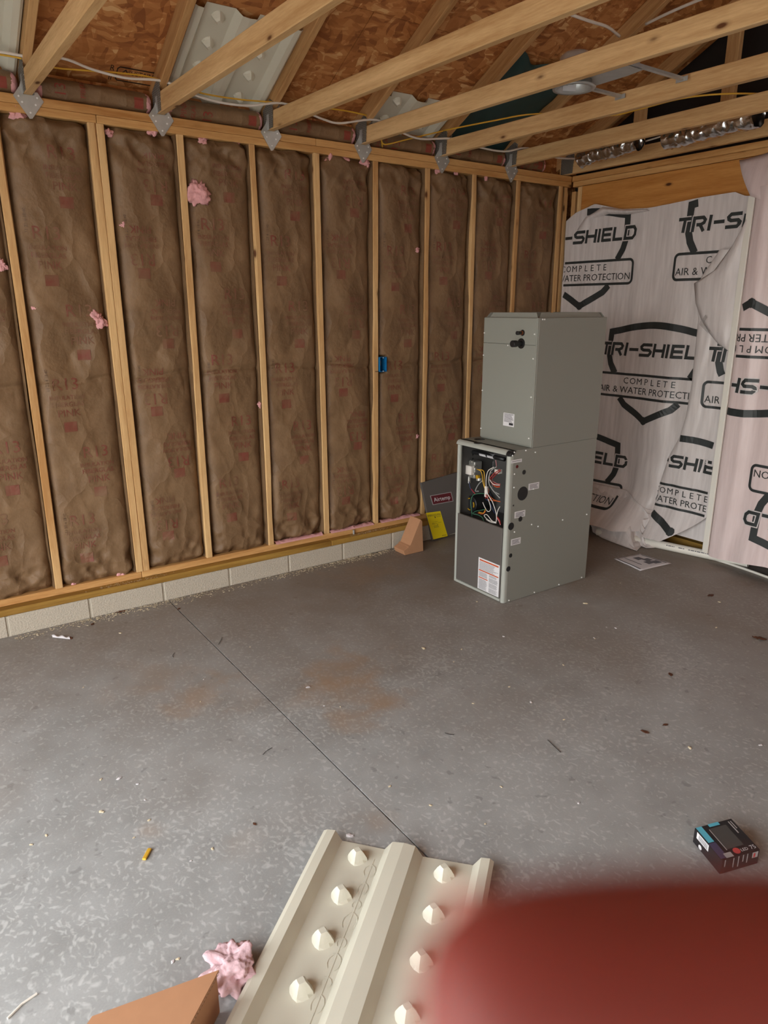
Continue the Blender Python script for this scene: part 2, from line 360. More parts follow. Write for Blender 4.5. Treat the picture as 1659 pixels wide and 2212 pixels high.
def make_teeth():
    m, n, l, b = base('toothed_plate'); b.inputs['Base Color'].default_value = lin(150, 146, 140); b.inputs['Metallic'].default_value = 0.15; b.inputs['Roughness'].default_value = 0.5
    tc = n.new('ShaderNodeTexCoord'); sp = n.new('ShaderNodeSeparateXYZ'); l.new(tc.outputs['Object'], sp.inputs[0])
    a = math_node(n, l, 'SINE', math_node(n, l, 'MULTIPLY', sp.outputs['Y'], 620)); c = math_node(n, l, 'SINE', math_node(n, l, 'MULTIPLY', sp.outputs['Z'], 330))
    h = math_node(n, l, 'MULTIPLY', a, c); bp = n.new('ShaderNodeBump'); bp.inputs['Strength'].default_value = 1; bp.inputs['Distance'].default_value = 0.004; l.new(h, bp.inputs['Height']); l.new(bp.outputs[0], b.inputs['Normal'])
    rp = ramp(n, [(0.3, lin(104, 98, 90)), (0.6, lin(176, 170, 160))]); l.new(h, rp.inputs[0]); l.new(rp.outputs[0], b.inputs['Base Color']); return m
M['teeth'] = make_teeth()
M['cab'] = plain('cabinet_grey_paint', lin(139, 140, 132), 0.5, var=0.05, scale=500)
M['trim_grey'] = plain('rounded_post_grey', lin(168, 170, 162), 0.42)
M['door_grey'] = plain('dark_grey_door', lin(92, 86, 82), 0.55, var=0.05, scale=500)
M['inner'] = plain('dark_compartment', lin(76, 74, 72), 0.6)
M['black'] = plain('black_plastic', lin(26, 26, 27), 0.45)
M['hole'] = plain('black_plug', lin(34, 35, 36), 0.5)
M['redplug'] = plain('dark_red_plug', lin(92, 20, 22), 0.45)
M['copper'] = plain('copper', lin(150, 90, 60), 0.4, 0.8)
M['screw'] = plain('zinc_screw', lin(238, 238, 236), 0.3, 0.0)
M['label'] = plain('label_white', lin(222, 220, 222), 0.5)
M['ink'] = plain('label_ink', lin(96, 94, 100), 0.6)
M['ink_dark'] = plain('label_ink_dark', lin(40, 40, 44), 0.6)
M['orange_bar'] = plain('warning_orange', lin(196, 84, 44), 0.55)
M['alu'] = plain('cast_aluminium', lin(186, 184, 178), 0.35, 0.75, var=0.25, scale=120, bump=0.6)
M['whiteplastic'] = plain('white_plastic', lin(222, 216, 208), 0.45)
M['board'] = plain('circuit_board', lin(40, 60, 48), 0.5, var=0.5, scale=200)
M['brass'] = plain('brass_knob', lin(206, 160, 40), 0.4, 0.3)
M['wrap'] = None
M['kdark'] = plain('dark_gap', lin(38, 30, 26), 0.9)
M['wrapink'] = plain('wrap_black_ink', lin(44, 48, 48), 0.5)
M['wrapghost'] = plain('wrap_reverse_ink', lin(150, 146, 142), 0.5)
M['pvc'] = plain('white_pvc', lin(226, 222, 212), 0.35)
M['vent'] = plain('vent_polystyrene', lin(213, 210, 193), 0.42, var=0.04, scale=8)
M['card'] = plain('cardboard', lin(182, 134, 98), 0.8, var=0.07, scale=30)
M['card_edge'] = plain('cardboard_edge', lin(120, 86, 60), 0.9, var=0.3, scale=200)
M['paper'] = plain('paper', lin(214, 210, 212), 0.7)
M['blue'] = plain('blue_box_plastic', lin(22, 112, 170), 0.45)
M['ywire'] = plain('yellow_cable', lin(214, 168, 54), 0.45)
M['wwire'] = plain('white_cable', lin(214, 206, 196), 0.45)
M['teal'] = plain('dark_green_sheet', lin(34, 62, 60), 0.55, var=0.3, scale=6, bump=0.6)
M['foil'] = plain('foil_duct', lin(220, 220, 220), 0.18, 1.0, var=0.1, scale=30, bump=1.0)
M['leaf'] = plain('dry_leaf', lin(96, 60, 40), 0.8, var=0.3, scale=60)
M['maroon'] = plain('maroon_badge', lin(92, 16, 28), 0.45)
M['yellow_lab'] = plain('yellow_label', lin(232, 206, 0), 0.55)
M['cyan'] = plain('cyan_print', lin(96, 190, 214), 0.5)
M['boxblack'] = plain('black_carton', lin(30, 29, 32), 0.4)
M['violet'] = plain('violet_print', lin(74, 70, 100), 0.45)
M['redprint'] = plain('red_badge', lin(200, 74, 74), 0.5)
M['silver'] = plain('silver_print', lin(176, 172, 172), 0.45)
M['rubber'] = plain('black_wire', lin(30, 30, 30), 0.5)
M['ply'] = plain('outer_wall', lin(160, 120, 76), 0.8, var=0.2, scale=6)
M['bounce'] = plain('bounce_concrete', lin(170, 168, 162), 0.9, var=0.1, scale=3)
def make_wrap(name, c1, c2):
    m, n, l, b = base(name); b.inputs['Roughness'].default_value = 0.38; b.inputs['Specular IOR Level'].default_value = 0.45
    tc = n.new('ShaderNodeTexCoord'); mp = n.new('ShaderNodeMapping'); mp.inputs['Scale'].default_value = (3, 40, 4); l.new(tc.outputs['Object'], mp.inputs['Vector'])
    a = n.new('ShaderNodeTexNoise'); a.inputs['Scale'].default_value = 1; a.inputs['Detail'].default_value = 5; l.new(mp.outputs[0], a.inputs['Vector'])
    rp = ramp(n, [(0.3, lin(*c1)), (0.7, lin(*c2))]); l.new(a.outputs['Fac'], rp.inputs[0]); l.new(rp.outputs[0], b.inputs['Base Color'])
    wv = n.new('ShaderNodeTexNoise'); wv.inputs['Scale'].default_value = 7; wv.inputs['Detail'].default_value = 6; wv.inputs['Distortion'].default_value = 1.0; l.new(tc.outputs['Object'], wv.inputs['Vector'])
    bp = n.new('ShaderNodeBump'); bp.inputs['Strength'].default_value = 0.25; bp.inputs['Distance'].default_value = 0.01; l.new(wv.outputs['Fac'], bp.inputs['Height']); l.new(bp.outputs[0], b.inputs['Normal'])
    return m
M['wrap'] = make_wrap('house_wrap', (200, 192, 190), (220, 213, 211))
M['wrap_pink'] = make_wrap('house_wrap_blush', (214, 194, 192), (228, 210, 208))

# ================================================================== SETTING
ZB = 0.115; ZM = 0.153; ZS = 0.191; ZT = 2.498; ZP = 2.536; ZPP = 2.574; S = 0.4064
XR = 3.797                                  # inner face of the right wall
JX = 0.522                                  # control joint
# floor: two pours with a sawn joint between them
fl = MB()
ys = np.linspace(0.09, RY0, 160)
eL = [JX-0.003+0.0018*noise.noise(Vector((3.1, y*40, 0))) for y in ys]; eR = [JX+0.003+0.0018*noise.noise(Vector((8.1, y*40, 0))) for y in ys]
fl.grid([[(RX0-0.1, y, 0), (a, y, 0), (a+0.0008, y, -0.012)] for y, a in zip(ys, eL)])
fl.grid([[(a-0.0008, y, -0.012), (a, y, 0), (3.98, y, 0)] for y, a in zip(ys, eR)])
floor = fl.build('floor', M['floor'], loc=(0, 0, 0), fix=False); tag(floor, kind='structure')
g = MB().box((JX-0.02, RY0, -0.03), (JX+0.02, 0.09, -0.012)).build('joint_bottom', M['groove'], floor)
MB().box((-30, -25, -0.30), (RX0-0.1, 15, -0.06)).build('bounce_ground', M['bounce'], loc=(-12, 0, -0.06))  # unseen ground, added to bounce sky light in through the doorway
tag(bpy.data.objects['bounce_ground'], kind='structure')

# left wall: studs, plates, treated sill, block course
wall = thing('wall_left', (1.0, 0, 0), kind='structure')
MB().box((RX0, 0.092, 0), (3.95, 0.105, 2.70)).build('sheathing', M['osb'], wall)
STUDS = sorted(set([round(-0.039-S*k, 4) for k in range(1, 5)] + [-0.039, 0.3872, 0.4258] + [S*k for k in range(2, 9)] + [3.688]))
def lumber(name, a, b, m, parent, bev=0.0025): return MB().box(a, b).build(name, m, parent, bevel=bev)
rs = random.Random(3)
def stud_mesh(x, y0, y1):
    """stud with slightly waney front edges"""
    b = MB(); n = 26; P = []
    for i in range(n+1):
        z = ZS+(ZT-ZS)*i/n
        wl_ = max(0, noise.noise(Vector((x*7, z*2.3, 1.5)))-0.18)*0.022; wr = max(0, noise.noise(Vector((x*7, z*2.3, 9.5)))-0.18)*0.018
        bow = 0.004*math.sin(z*1.3+x*5)
        xa, xb = x-0.019+bow, x+0.019+bow
        P.append([(xa, y1, z), (xa, y0+0.003+wl_, z), (xa+0.003+wl_*0.6, y0, z), (xb-0.003-wr*0.6, y0, z), (xb, y0+0.003+wr, z), (xb, y1, z)])
    b.grid(P); b.add(P[0], [tuple(range(6))]); b.add(P[-1], [tuple(range(6))])
    return b
for x in STUDS:
    stud_mesh(x, 0.0 + (0.002 if x == 0.4258 else 0), 0.089).build('stud', M['stud'], wall, fix=True)
# corner post
lumber('stud', (3.742, 0.012, ZS), (3.78, 0.089, ZT), M['stud'], wall)
for a, b in ((RX0, 0.407), (0.409, 3.797)): lumber('top_plate', (a, 0, ZT+0.001), (b, 0.089, ZP-0.001), M['plate_x'], wall)
for a, b in ((RX0, 1.62), (1.622, XR-0.001)): lumber('top_plate', (a, -0.001, ZP), (b, 0.089, ZPP), M['plate_x'], wall)
for a, b in ((RX0, 0.398), (0.4, 3.79)): lumber('bottom_plate', (a, 0, ZM), (b, 0.089, ZS-0.001), M['plate_x'], wall)
for a, b in ((RX0, 1.63), (1.633, 3.79)): lumber('sill_plate', (a, -0.05, ZB+0.001), (b, 0.092, ZM-0.001), M['treated'], wall)
x = 0.093-0.4064*5; bl = None
while x < 3.7:
    b = MB().box((x+0.005, -0.05, 0.0), (min(x+0.4014, 3.79), 0.09, ZB)); b.build('concrete_block', M['block'], wall, bevel=0.004); x += 0.4064
MB().box((RX0, -0.044, 0.0), (3.79, 0.085, ZB-0.002)).build('mortar_bed', M['mortar'], wall)
MB().tube([(1.83, -0.012, ZM), (1.83, -0.012, ZM+0.03)], 0.007, 10).build('anchor_bolt', M['galv'], wall)

# right wall: plates, header, corner studs, outer sheathing, sill
wr = thing('wall_right', (3.9, -2, 0), kind='structure')
MB().box((3.945, RY0, 0), (3.96, 0.105, 2.70)).build('sheathing', M['kdark'], wr)
lumber('top_plate', (XR, RY0, ZP), (XR+0.089, -0.002, ZPP), M['plate_y'], wr)
lumber('top_plate', (XR+0.001, RY0, ZT+0.001), (XR+0.089, -0.012, ZP-0.001), M['plate_y'], wr)
lumber('header_beam', (XR+0.002, RY0, 2.215), (XR+0.04, -0.101, ZT-0.002), M['header'], wr)
lumber('stud', (XR+0.002, -0.099, 0.03), (XR+0.089, -0.061, ZT-0.002), M['stud'], wr)
lumber('stud', (XR+0.004, -0.040, 0.03), (XR+0.089, -0.004, ZT-0.03), M['stud'], wr)
lumber('sill_plate', (3.86, -1.45, 0.001), (3.944, -0.002, 0.05), M['treated_y'], wr)

# unseen sides of the garage
wb = MB().box((RX0-0.1, RY0-0.1, 0), (3.96, RY0, 2.7)).build('wall_rear', M['ply'], loc=(0, RY0, 0)); tag(wb, kind='structure')
wf = MB().box((RX0-0.1, RY0, DOOR[2]), (RX0, 0.1, 2.7)).box((RX0-0.1, RY0, 0), (RX0, DOOR[0], DOOR[2])).box((RX0-0.1, DOOR[1], 0), (RX0, 0.1, DOOR[2]))
wf = wf.build('wall_front', M['ply'], loc=(RX0, -3, 0)); tag(wf, kind='structure')
gb = MB()
RID = (RY0+0.0)/2
for xg in (RX0-0.1, 3.948): gb.prism([(0.1, 2.58), (0.1, 2.72), (RID, 2.8-SL*RID), (RY0, 2.72), (RY0, 2.58)], 0, xg, xg+0.012)
tag(gb.build('wall_gable', M['kdark'], loc=(0, -3, 2.6)), kind='structure')

# roof deck of OSB panels
DZ = 2.757                                    # underside of deck above y = 0
ceil = thing('ceiling', (0.5, -1, 3), kind='structure')
def deck(x, y, d=0.0): return (x, y, DZ-SL*y+d)
rows = [(0.45, -0.568), (-0.572, -1.66), (-1.664, RID+0.002)]
for ri, (ya, yb) in enumerate(rows):
    xs = [RX0-0.1]; x0 = [-0.8, -2.0, -0.8][ri]
    while x0 < 3.9: xs.append(x0); x0 += 2.44
    xs.append(3.96)
    for a, b in zip(xs[:-1], xs[1:]):
        q = MB().hexa([deck(a+.002, ya), deck(b-.002, ya), deck(b-.002, yb), deck(a+.002, yb), deck(a+.002, ya, .014), deck(b-.002, ya, .014), deck(b-.002, yb, .014), deck(a+.002, yb, .014)])
        q.build('roof_panel', M['osb'], ceil)
q = MB().hexa([(RX0-.1, RID, DZ-SL*RID), (3.96, RID, DZ-SL*RID), (3.96, RY0-.4, DZ+.2), (RX0-.1, RY0-.4, DZ+.2), (RX0-.1, RID, DZ-SL*RID+.014), (3.96, RID, DZ-SL*RID+.014), (3.96, RY0-.4, DZ+.214), (RX0-.1, RY0-.4, DZ+.214)])
q.build('roof_panel', M['osb'], ceil)
MB().box((RX0, 0.106, 2.62), (3.95, 0.45, 2.632)).build('soffit_panel', M['kdark'], ceil)
MB().hexa([deck(RX0-.1, .45, .015), deck(3.96, .45, .015), deck(3.96, RID, .015), deck(RX0-.1, RID, .015), deck(RX0-.1, .45, .019), deck(3.96, .45, .019), deck(3.96, RID, .019), deck(RX0-.1, RID, .019)]).build('felt_light_block', M['kdark'], ceil)  # unseen layer, added to keep sky light out of the panel seams
MB().box((RX0-.1, .40, 2.50), (3.96, .46, 2.62)).build('fascia', M['kdark'], ceil)
# printed stamp on the panel
stp = P2(); stp.stroke([(0.0, 0.0), (0.30, 0.0)], 0.0075); stp.stroke([(0.0, 0.085), (0.30, 0.085)], 0.0075); stp.stroke([(0, 0.0), (-0.012, 0.012), (-0.012, 0.073), (0, 0.085)], 0.0075)
stp.text('SUSTAINABLE', 0.185, 0.056, 0.042); stp.text('R', -0.045, 0.07, 0.05); stp.text('II', -0.045, 0.01, 0.05); stp.stroke([(0.02, 0.05), (0.04, 0.07), (0.06, 0.05)], 0.0075)
sp0 = atp(252, 172, (0, 0, DZ), (0, SL, 1)); 
stp.build('printed_stamp', M['stamp'], lambda a, b: deck(sp0[0]+a*0.75, sp0[1]-b*0.9, -0.0015), ceil)

# ================================================================== ROOF TRUSSES
TX = [-1.105, -0.495, 0.115, 0.725, 1.335, 1.94, 2.55, 3.17, 3.742]
TDX = [0, 0, 0.02, 0.03, 0.10, 0.09, 0.09, 0.02, -0.02]      # sideways drift of each bottom chord over 2 m
TLAB = {0: 'pale roof truss over the doorway end of the garage', 1: 'pale roof truss one bay outside the bare light stud',
        2: 'roof truss whose grey tie bracket sits left of the plate splice', 3: 'roof truss next along from the plate splice, beside the large white vent',
        4: 'roof truss crossing the far edge of the large white vent', 5: 'roof truss on the near side of the recessed light, with lone duct cable',
        6: 'roof truss holding the ends of the recessed light bars', 7: 'roof truss beyond the light, next to the gable truss', 8: 'gable end roof truss with upright studs along the corner wall'}
TB = 2.578
for k, (x, dx) in enumerate(zip(TX, TDX)):
    t = thing('roof_truss', (x, 0, TB), TLAB[k], 'truss', 'roof trusses across the garage')
    L = 6.0; h = 0.019
    def cx(y): return x+dx*(-y)/2.0
    def seg(y0, y1, z0, z1):
        return [(cx(y0)-h, y0, z0), (cx(y0)+h, y0, z0), (cx(y1)+h, y1, z0), (cx(y1)-h, y1, z0), (cx(y0)-h, y0, z1), (cx(y0)+h, y0, z1), (cx(y1)+h, y1, z1), (cx(y1)-h, y1, z1)]
    MB().hexa(seg(0.06, -2.95, TB, TB+0.089)).build('bottom_chord', M['chord'], t, bevel=0.003)
    if dx == dx: MB().hexa(seg(-2.952, RY0, TB, TB+0.089)).build('bottom_chord', M['chord'], t, bevel=0.003)
    r0 = 2.657
    def top(y0, y1, sgn=1):
        f = lambda y: r0-SL*y if sgn > 0 else r0-SL*(RY0-y)
        return [(x-h, y0, f(y0)), (x+h, y0, f(y0)), (x+h, y1, f(y1)), (x-h, y1, f(y1)), (x-h, y0, f(y0)+.0985), (x+h, y0, f(y0)+.0985), (x+h, y1, f(y1)+.0985), (x-h, y1, f(y1)+.0985)]
    MB().hexa(top(0.4, RID)).build('top_chord', M['rafter'], t, bevel=0.003)
    MB().hexa(top(RID-0.002, RY0-0.3, -1)).build('top_chord', M['rafter'], t, bevel=0.003)
    if k == 8:
        for y in (-0.60, -1.21, -1.82, -2.43):
            lumber('gable_stud', (x-0.019, y-0.04, TB+0.09), (x+0.019, y+0.04, r0-SL*y-0.004), M['stud'], t)
    else:
        # diagonal webs
        for ya, yb in ((-1.7, -2.0), (-2.72, RID)):
            if ya == -1.7: continue
            b = MB(); z1 = r0-SL*yb; b.hexa([(x-h, ya-.09, TB+.09), (x+h, ya-.09, TB+.09), (x+h, ya, TB+.09), (x-h, ya, TB+.09), (x-h, yb-.09, z1-.05), (x+h, yb-.09, z1-.05), (x+h, yb, z1-.05), (x-h, yb, z1-.05)])
            b.build('web', M['stud'], t, bevel=0.003)
    for s in (-1, 1):
        xx = x+s*(h+0.0012)
        MB().prism([(0.045, TB+0.004), (-0.065, TB+0.004), (-0.075, TB+0.128), (-0.045, TB+0.145), (0.045, TB+0.105)], 0, xx-0.0012, xx+0.0012).build('nail_plate', M['teeth'], t)
    if k < 8:
        # hurricane tie: plate on the wall top plates with wings along the chord
        b = MB(); b.prism([(x-0.064, TB-0.012), (x-0.033, TB+0.03), (x-0.021, TB+0.06), (x-0.021, TB-0.001), (x+0.021, TB-0.001), (x+0.021, TB+0.012), (x+0.04, TB+0.014), (x+0.063, TB-0.022), (x+0.006, TB-0.098), (x-0.006, TB-0.1)], 1, -0.0055, -0.0035)
        b.box((x-0.0238, -0.03, TB-0.001), (x-0.0222, -0.0035, TB+0.075)); b.box((x+0.0222, -0.03, TB-0.001), (x+0.0238, -0.0035, TB+0.05))
        tie = b.build('tie_bracket', M['galv'], t)
        for (a, c) in ((-0.042, -0.012), (-0.03, -0.035), (0.036, -0.01), (0.026, -0.04), (0.0, -0.075)):
            MB().cyl((x+a, -0.0085, TB+c), (x+a, -0.005, TB+c), 0.0042, 8).build('nail_head', M['screw'], tie)

# ================================================================== INSULATION BATTS
def ss(a, b, x):
    t = min(1, max(0, (x-a)/(b-a))); return t*t*(3-2*t)
HB = ZT-ZS; BOXZ = at(827, 787, 1, 0)[2]
def batt_fn(x0, wd, seed):
    """depth behind the stud face for a batt facing"""
    def d(x, z):
        u = (x-x0); v = (z-ZS)/HB; e = min(u, wd-u)
        q = 0.060-0.050*(1-math.exp(-max(0, e-0.004)/0.026))
        vw = noise.voronoi(Vector((u*4.2+z*1.6+seed*7, z*2.0-u*2.2, seed)))[0]; crum = -(vw[0]-0.45)
        V = Vector((u*3.2+seed*9.1, z*1.5, seed*3.3))
        n1 = noise.noise(V); n2 = noise.noise(Vector((u*7+seed*5, z*4.2+u*5, seed))); n3 = noise.noise(Vector((u*20+seed, z*13-u*9, seed*2)))
        rid = 1-abs(n2)*2.4; rid = max(0, rid)**3
        q += 0.009*n1 - 0.003*rid + 0.0015*n3 + 0.036*crum*(0.45+0.9*max(0, noise.noise(Vector((u*2+seed, z*1.1, 6)))+0.25))
        # slanting drapes
        s = math.sin((z*4.5+u*7.0+n1*2.4+seed)*2.2); q += -0.0035*max(0, s)**3
        # packing fold half way up
        zf = ZS+HB*0.475+0.02*math.sin(u*9+seed)
        q += 0.010*math.exp(-((z-zf)/0.010)**2) - 0.004*math.exp(-((z-zf-0.05)/0.03)**2)
        # crumpled ends
        wt = ss(0.89, 0.965, v)+ss(0.11, 0.03, v)
        if wt > 0:
            vv = noise.voronoi(Vector((u*8+seed*3, z*9+u*5, 4.4)))[0]; v3 = noise.voronoi(Vector((u*15+seed, z*17-u*9, 8.4)))[0]
            q += wt*(-0.062*(vv[0]-0.38)-0.020*(v3[0]-0.3)+0.006)
        q += 0.030*ss(0.985, 1.0, v)+0.025*ss(0.015, 0.0, v)
        if abs(x0-S*5-0.019) < 0.01 and u < 0.066 and abs(z-BOXZ) < 0.056: return 0.074      # cut out round the outlet box
        return min(0.074, max(-0.004, q))
    return d
def tuft(px, py, size, parent, y=0.0, seed=0, m='pink', name='torn_tuft', squash=0.5):
    c = at(px, py, 1, y)
    bm = bmesh.new(); bmesh.ops.create_icosphere(bm, subdivisions=4, radius=1.0); b = MB()
    for v in bm.verts:
        p = v.co.copy(); k = 0.9+0.9*noise.noise(p*1.1+Vector((seed*1.7, 0, 0)))+0.45*noise.noise(p*2.9+Vector((0, seed, 0)))+0.28*noise.noise(p*6)+0.2*noise.noise(p*13)
        b.v.append((c[0]+p.x*k*size, c[1]+p.y*k*size*squash, c[2]+p.z*k*size*1.1))
    b.f = [tuple(v.index for v in f.verts) for f in bm.faces]; bm.free()
    return b.build(name, M[m], parent, smooth=True, fix=False)
edges = []
for a, b in zip(STUDS[:-1], STUDS[1:]):
    if b-a > 0.1: edges.append((a+0.019, b-0.019))
BLAB = ['plain kraft-faced insulation batt beyond the first visible stud', None]
bl_names = {
 -1: 'kraft-faced insulation batt at the doorway side of the single light stud',
 0: 'kraft-faced batt between the single light stud and the doubled stud, crumpled at the foot',
 1: 'kraft-faced batt just past the doubled stud, with a small pink tear',
 2: 'kraft-faced batt with a large pink tuft torn out near the top',
 3: 'kraft-faced batt in the bay after the one with the big pink tear',
 4: 'kraft-faced batt with pink fluff along its top edge, before the blue box stud',
 5: 'kraft-faced batt beside the blue outlet box, above the cardboard wedge',
 6: 'kraft-faced batt behind the leaning dark grey panel',
 7: 'kraft-faced batt behind the tall grey cabinet, second from the corner',
 8: 'dim kraft-faced batt in the bay next to the corner post'}
vis0 = [i for i, (a, b) in enumerate(edges) if a > -0.1][0]
for i, (a, b) in enumerate(edges):
    k = i-vis0
    if k < -2: continue
    lab = bl_names.get(k, 'kraft-faced insulation batt two bays outside the single light stud')
    wd = b-a; t = thing('insulation_batt', ((a+b)/2, 0.05, ZS), lab, 'insulation', 'kraft-faced batts between the wall studs')
    fn = batt_fn(a, wd, k+3.7)
    nu, nv = 46, 250
    us = [0.0015, 0.004]+list(np.linspace(0.012, wd-0.012, nu-4))+[wd-0.004, wd-0.0015]
    zs = [ZS+0.002+(HB-0.004)*j/(nv-1) for j in range(nv)]
    P = [[(a+u, fn(a+u, z), z) for z in zs] for u in us]
    MB().grid(P).build('kraft_facing', M['kraft'], t, smooth=True, fix=False)
    MB().box((a+0.003, 0.076, ZS+0.002), (b-0.003, 0.089, ZT-0.003)).build('fiberglass', M['pink'], t)
    # stapled flanges folded against the studs
    for s, xe in ((1, a), (-1, b)):
        Pf = []
        for z in zs[::3]:
            n1 = noise.noise(Vector((xe*9, z*3.1, 2.0))); n2 = noise.noise(Vector((xe*5, z*1.3, 7)))
            o = 0.001+0.006*max(0, n1); yy = 0.006+0.02*max(0, n2)
            Pf.append([(xe+s*o, yy, z), (xe+s*(o+0.004+0.006*abs(n2)), 0.035, z), (xe+s*0.006, 0.066, z)])
        MB().grid(Pf).build('staple_flange', M['kraft'], t, smooth=True, fix=False)
    # print
    dots = P2(); flip = k % 3 == 1; UN = []
    z = ZS+0.14+0.11*((k*37) % 5)/5; col = 0
    while z < ZT-0.25:
        xc = a+wd*(0.36 if col % 2 == 0 else 0.64)
        rr = math.pi if flip else 0
        sg = -1 if flip else 1
        pr = P2(); fr = P2(); UN.append((pr, fr)); fr.rect(xc-0.032, z-0.026, xc+0.032, z+0.026, 3, 3)
        for dz, s_, q in ((0.07, 'PINK', 0.052), (0.115, 'FIBERGLAS', 0.034), (0.15, 'INSULATION', 0.030), (0.215, 'R13', 0.085)):
            zz = z-dz*(-sg) if flip else z+dz
            pr.text(s_, xc, zz if not flip else z+(0.285-dz), q, rr)
        z += 0.36; col += 1
    z = ZS+0.25; DOTS = []
    while z < ZT-0.5:
        dots = P2(); DOTS.append(dots); dots.text('11 23 4 18:40', a+0.055, z+0.1, 0.02, math.pi/2); z += 0.75
    mp = lambda X, Z, f=fn: (X, f(X, Z)-0.0022, Z)
    kp = lambda X, Z, a=a, b=b: a+0.02 < X < b-0.02 and ZS+0.05 < Z < ZT-0.1
    for pr, fr in UN: pr.build('printed_lettering', M['red_print'], mp, t, kp); fr.build('printed_square', M['red_print'], mp, t, kp)
    for dots in DOTS: dots.build('printed_code', M['dot_print'], mp, t, kp)
    # torn places
    T = {-1: [(3, 572, .022)], 0: [(212, 690, .036), (75, 664, .012), (262, 1238, .022), (160, 1266, .02), (40, 245, .03)],
         1: [(267, 483, .018), (236, 286, .016), (330, 283, .022)], 2: [(428, 414, .048), (440, 300, .025), (510, 305, .02), (468, 1012, .010)],
         3: [(563, 875, .015)], 4: [(715, 345, .03), (790, 352, .034), (745, 343, .025)],
         5: [(900, 943, .017), (899, 540, .017), (845, 1128, .02), (880, 1120, .018)], 6: [(945, 371, .02), (985, 373, .018)], 7: [(1050, 385, .015)]}.get(k, [])
    for j, (px, py, sz) in enumerate(T): tuft(px, py, sz, t, y=0.018, seed=k*5+j)
    if k in (3, 4, 5):       # pink fluff along the foot
        for j in range(4): 
            xx = a+wd*(0.15+0.22*j); c = (xx, 0.03, ZS+0.012)
            b2 = MB(); Pq = []
            for q1 in range(9):
                Pq.append([(xx-0.05+0.1*q1/8, 0.012+0.03*math.cos(q2/5*math.pi), ZS+0.001+0.016*math.sin(q2/5*math.pi)*(0.5+abs(noise.noise(Vector((xx*9, q1*.7, q2*.5)))))) for q2 in range(6)])
            b2.grid(Pq).build('pink_fringe', M['pink'], t, smooth=True, fix=False)

# blue outlet box nailed to a stud
ob = at(819, 787, 1, 0.0); bx0 = S*5+0.0195; bz = at(827, 787, 1, 0)[2]
t = thing('outlet_box', (bx0+0.027, 0, bz-0.047), 'blue plastic outlet box nailed to a wall stud', 'outlet box')
b = MB(); x0, x1, z0, z1, yf, yb = bx0, bx0+0.055, bz-0.048, bz+0.048, -0.012, 0.06; w_ = 0.003
b.box((x0, yf, z0), (x0+w_, yb, z1)).box((x1-w_, yf, z0), (x1, yb, z1)).box((x0+w_, yf, z0), (x1-w_, yb, z0+w_)).box((x0+w_, yf, z1-w_), (x1-w_, yb, z1)).box((x0+w_, yb-w_, z0+w_), (x1-w_, yb, z1-w_))
b.build('box_shell', M['blue'], t)
MB().tube(catmull([(x0+.018, 0.05, z1-.006), (x0+.02, 0.02, z1-.02), (x0+.016, 0.01, bz), (x0+.022, 0.03, z0+.02)]), 0.004, 6).build('cable_end', M['ywire'], t)
for s in (-1, 1): MB().cyl(((x0+x1)/2, yf-.001, bz+s*0.043), ((x0+x1)/2, yf+.004, bz+s*0.043), 0.003, 8).build('screw', M['screw'], t)
MB().tube([(x0-0.03, -0.003, z0+0.004), (x0+0.02, -0.004, z0+0.002)], 0.0018, 6).build('nail', M['rubber'], t)

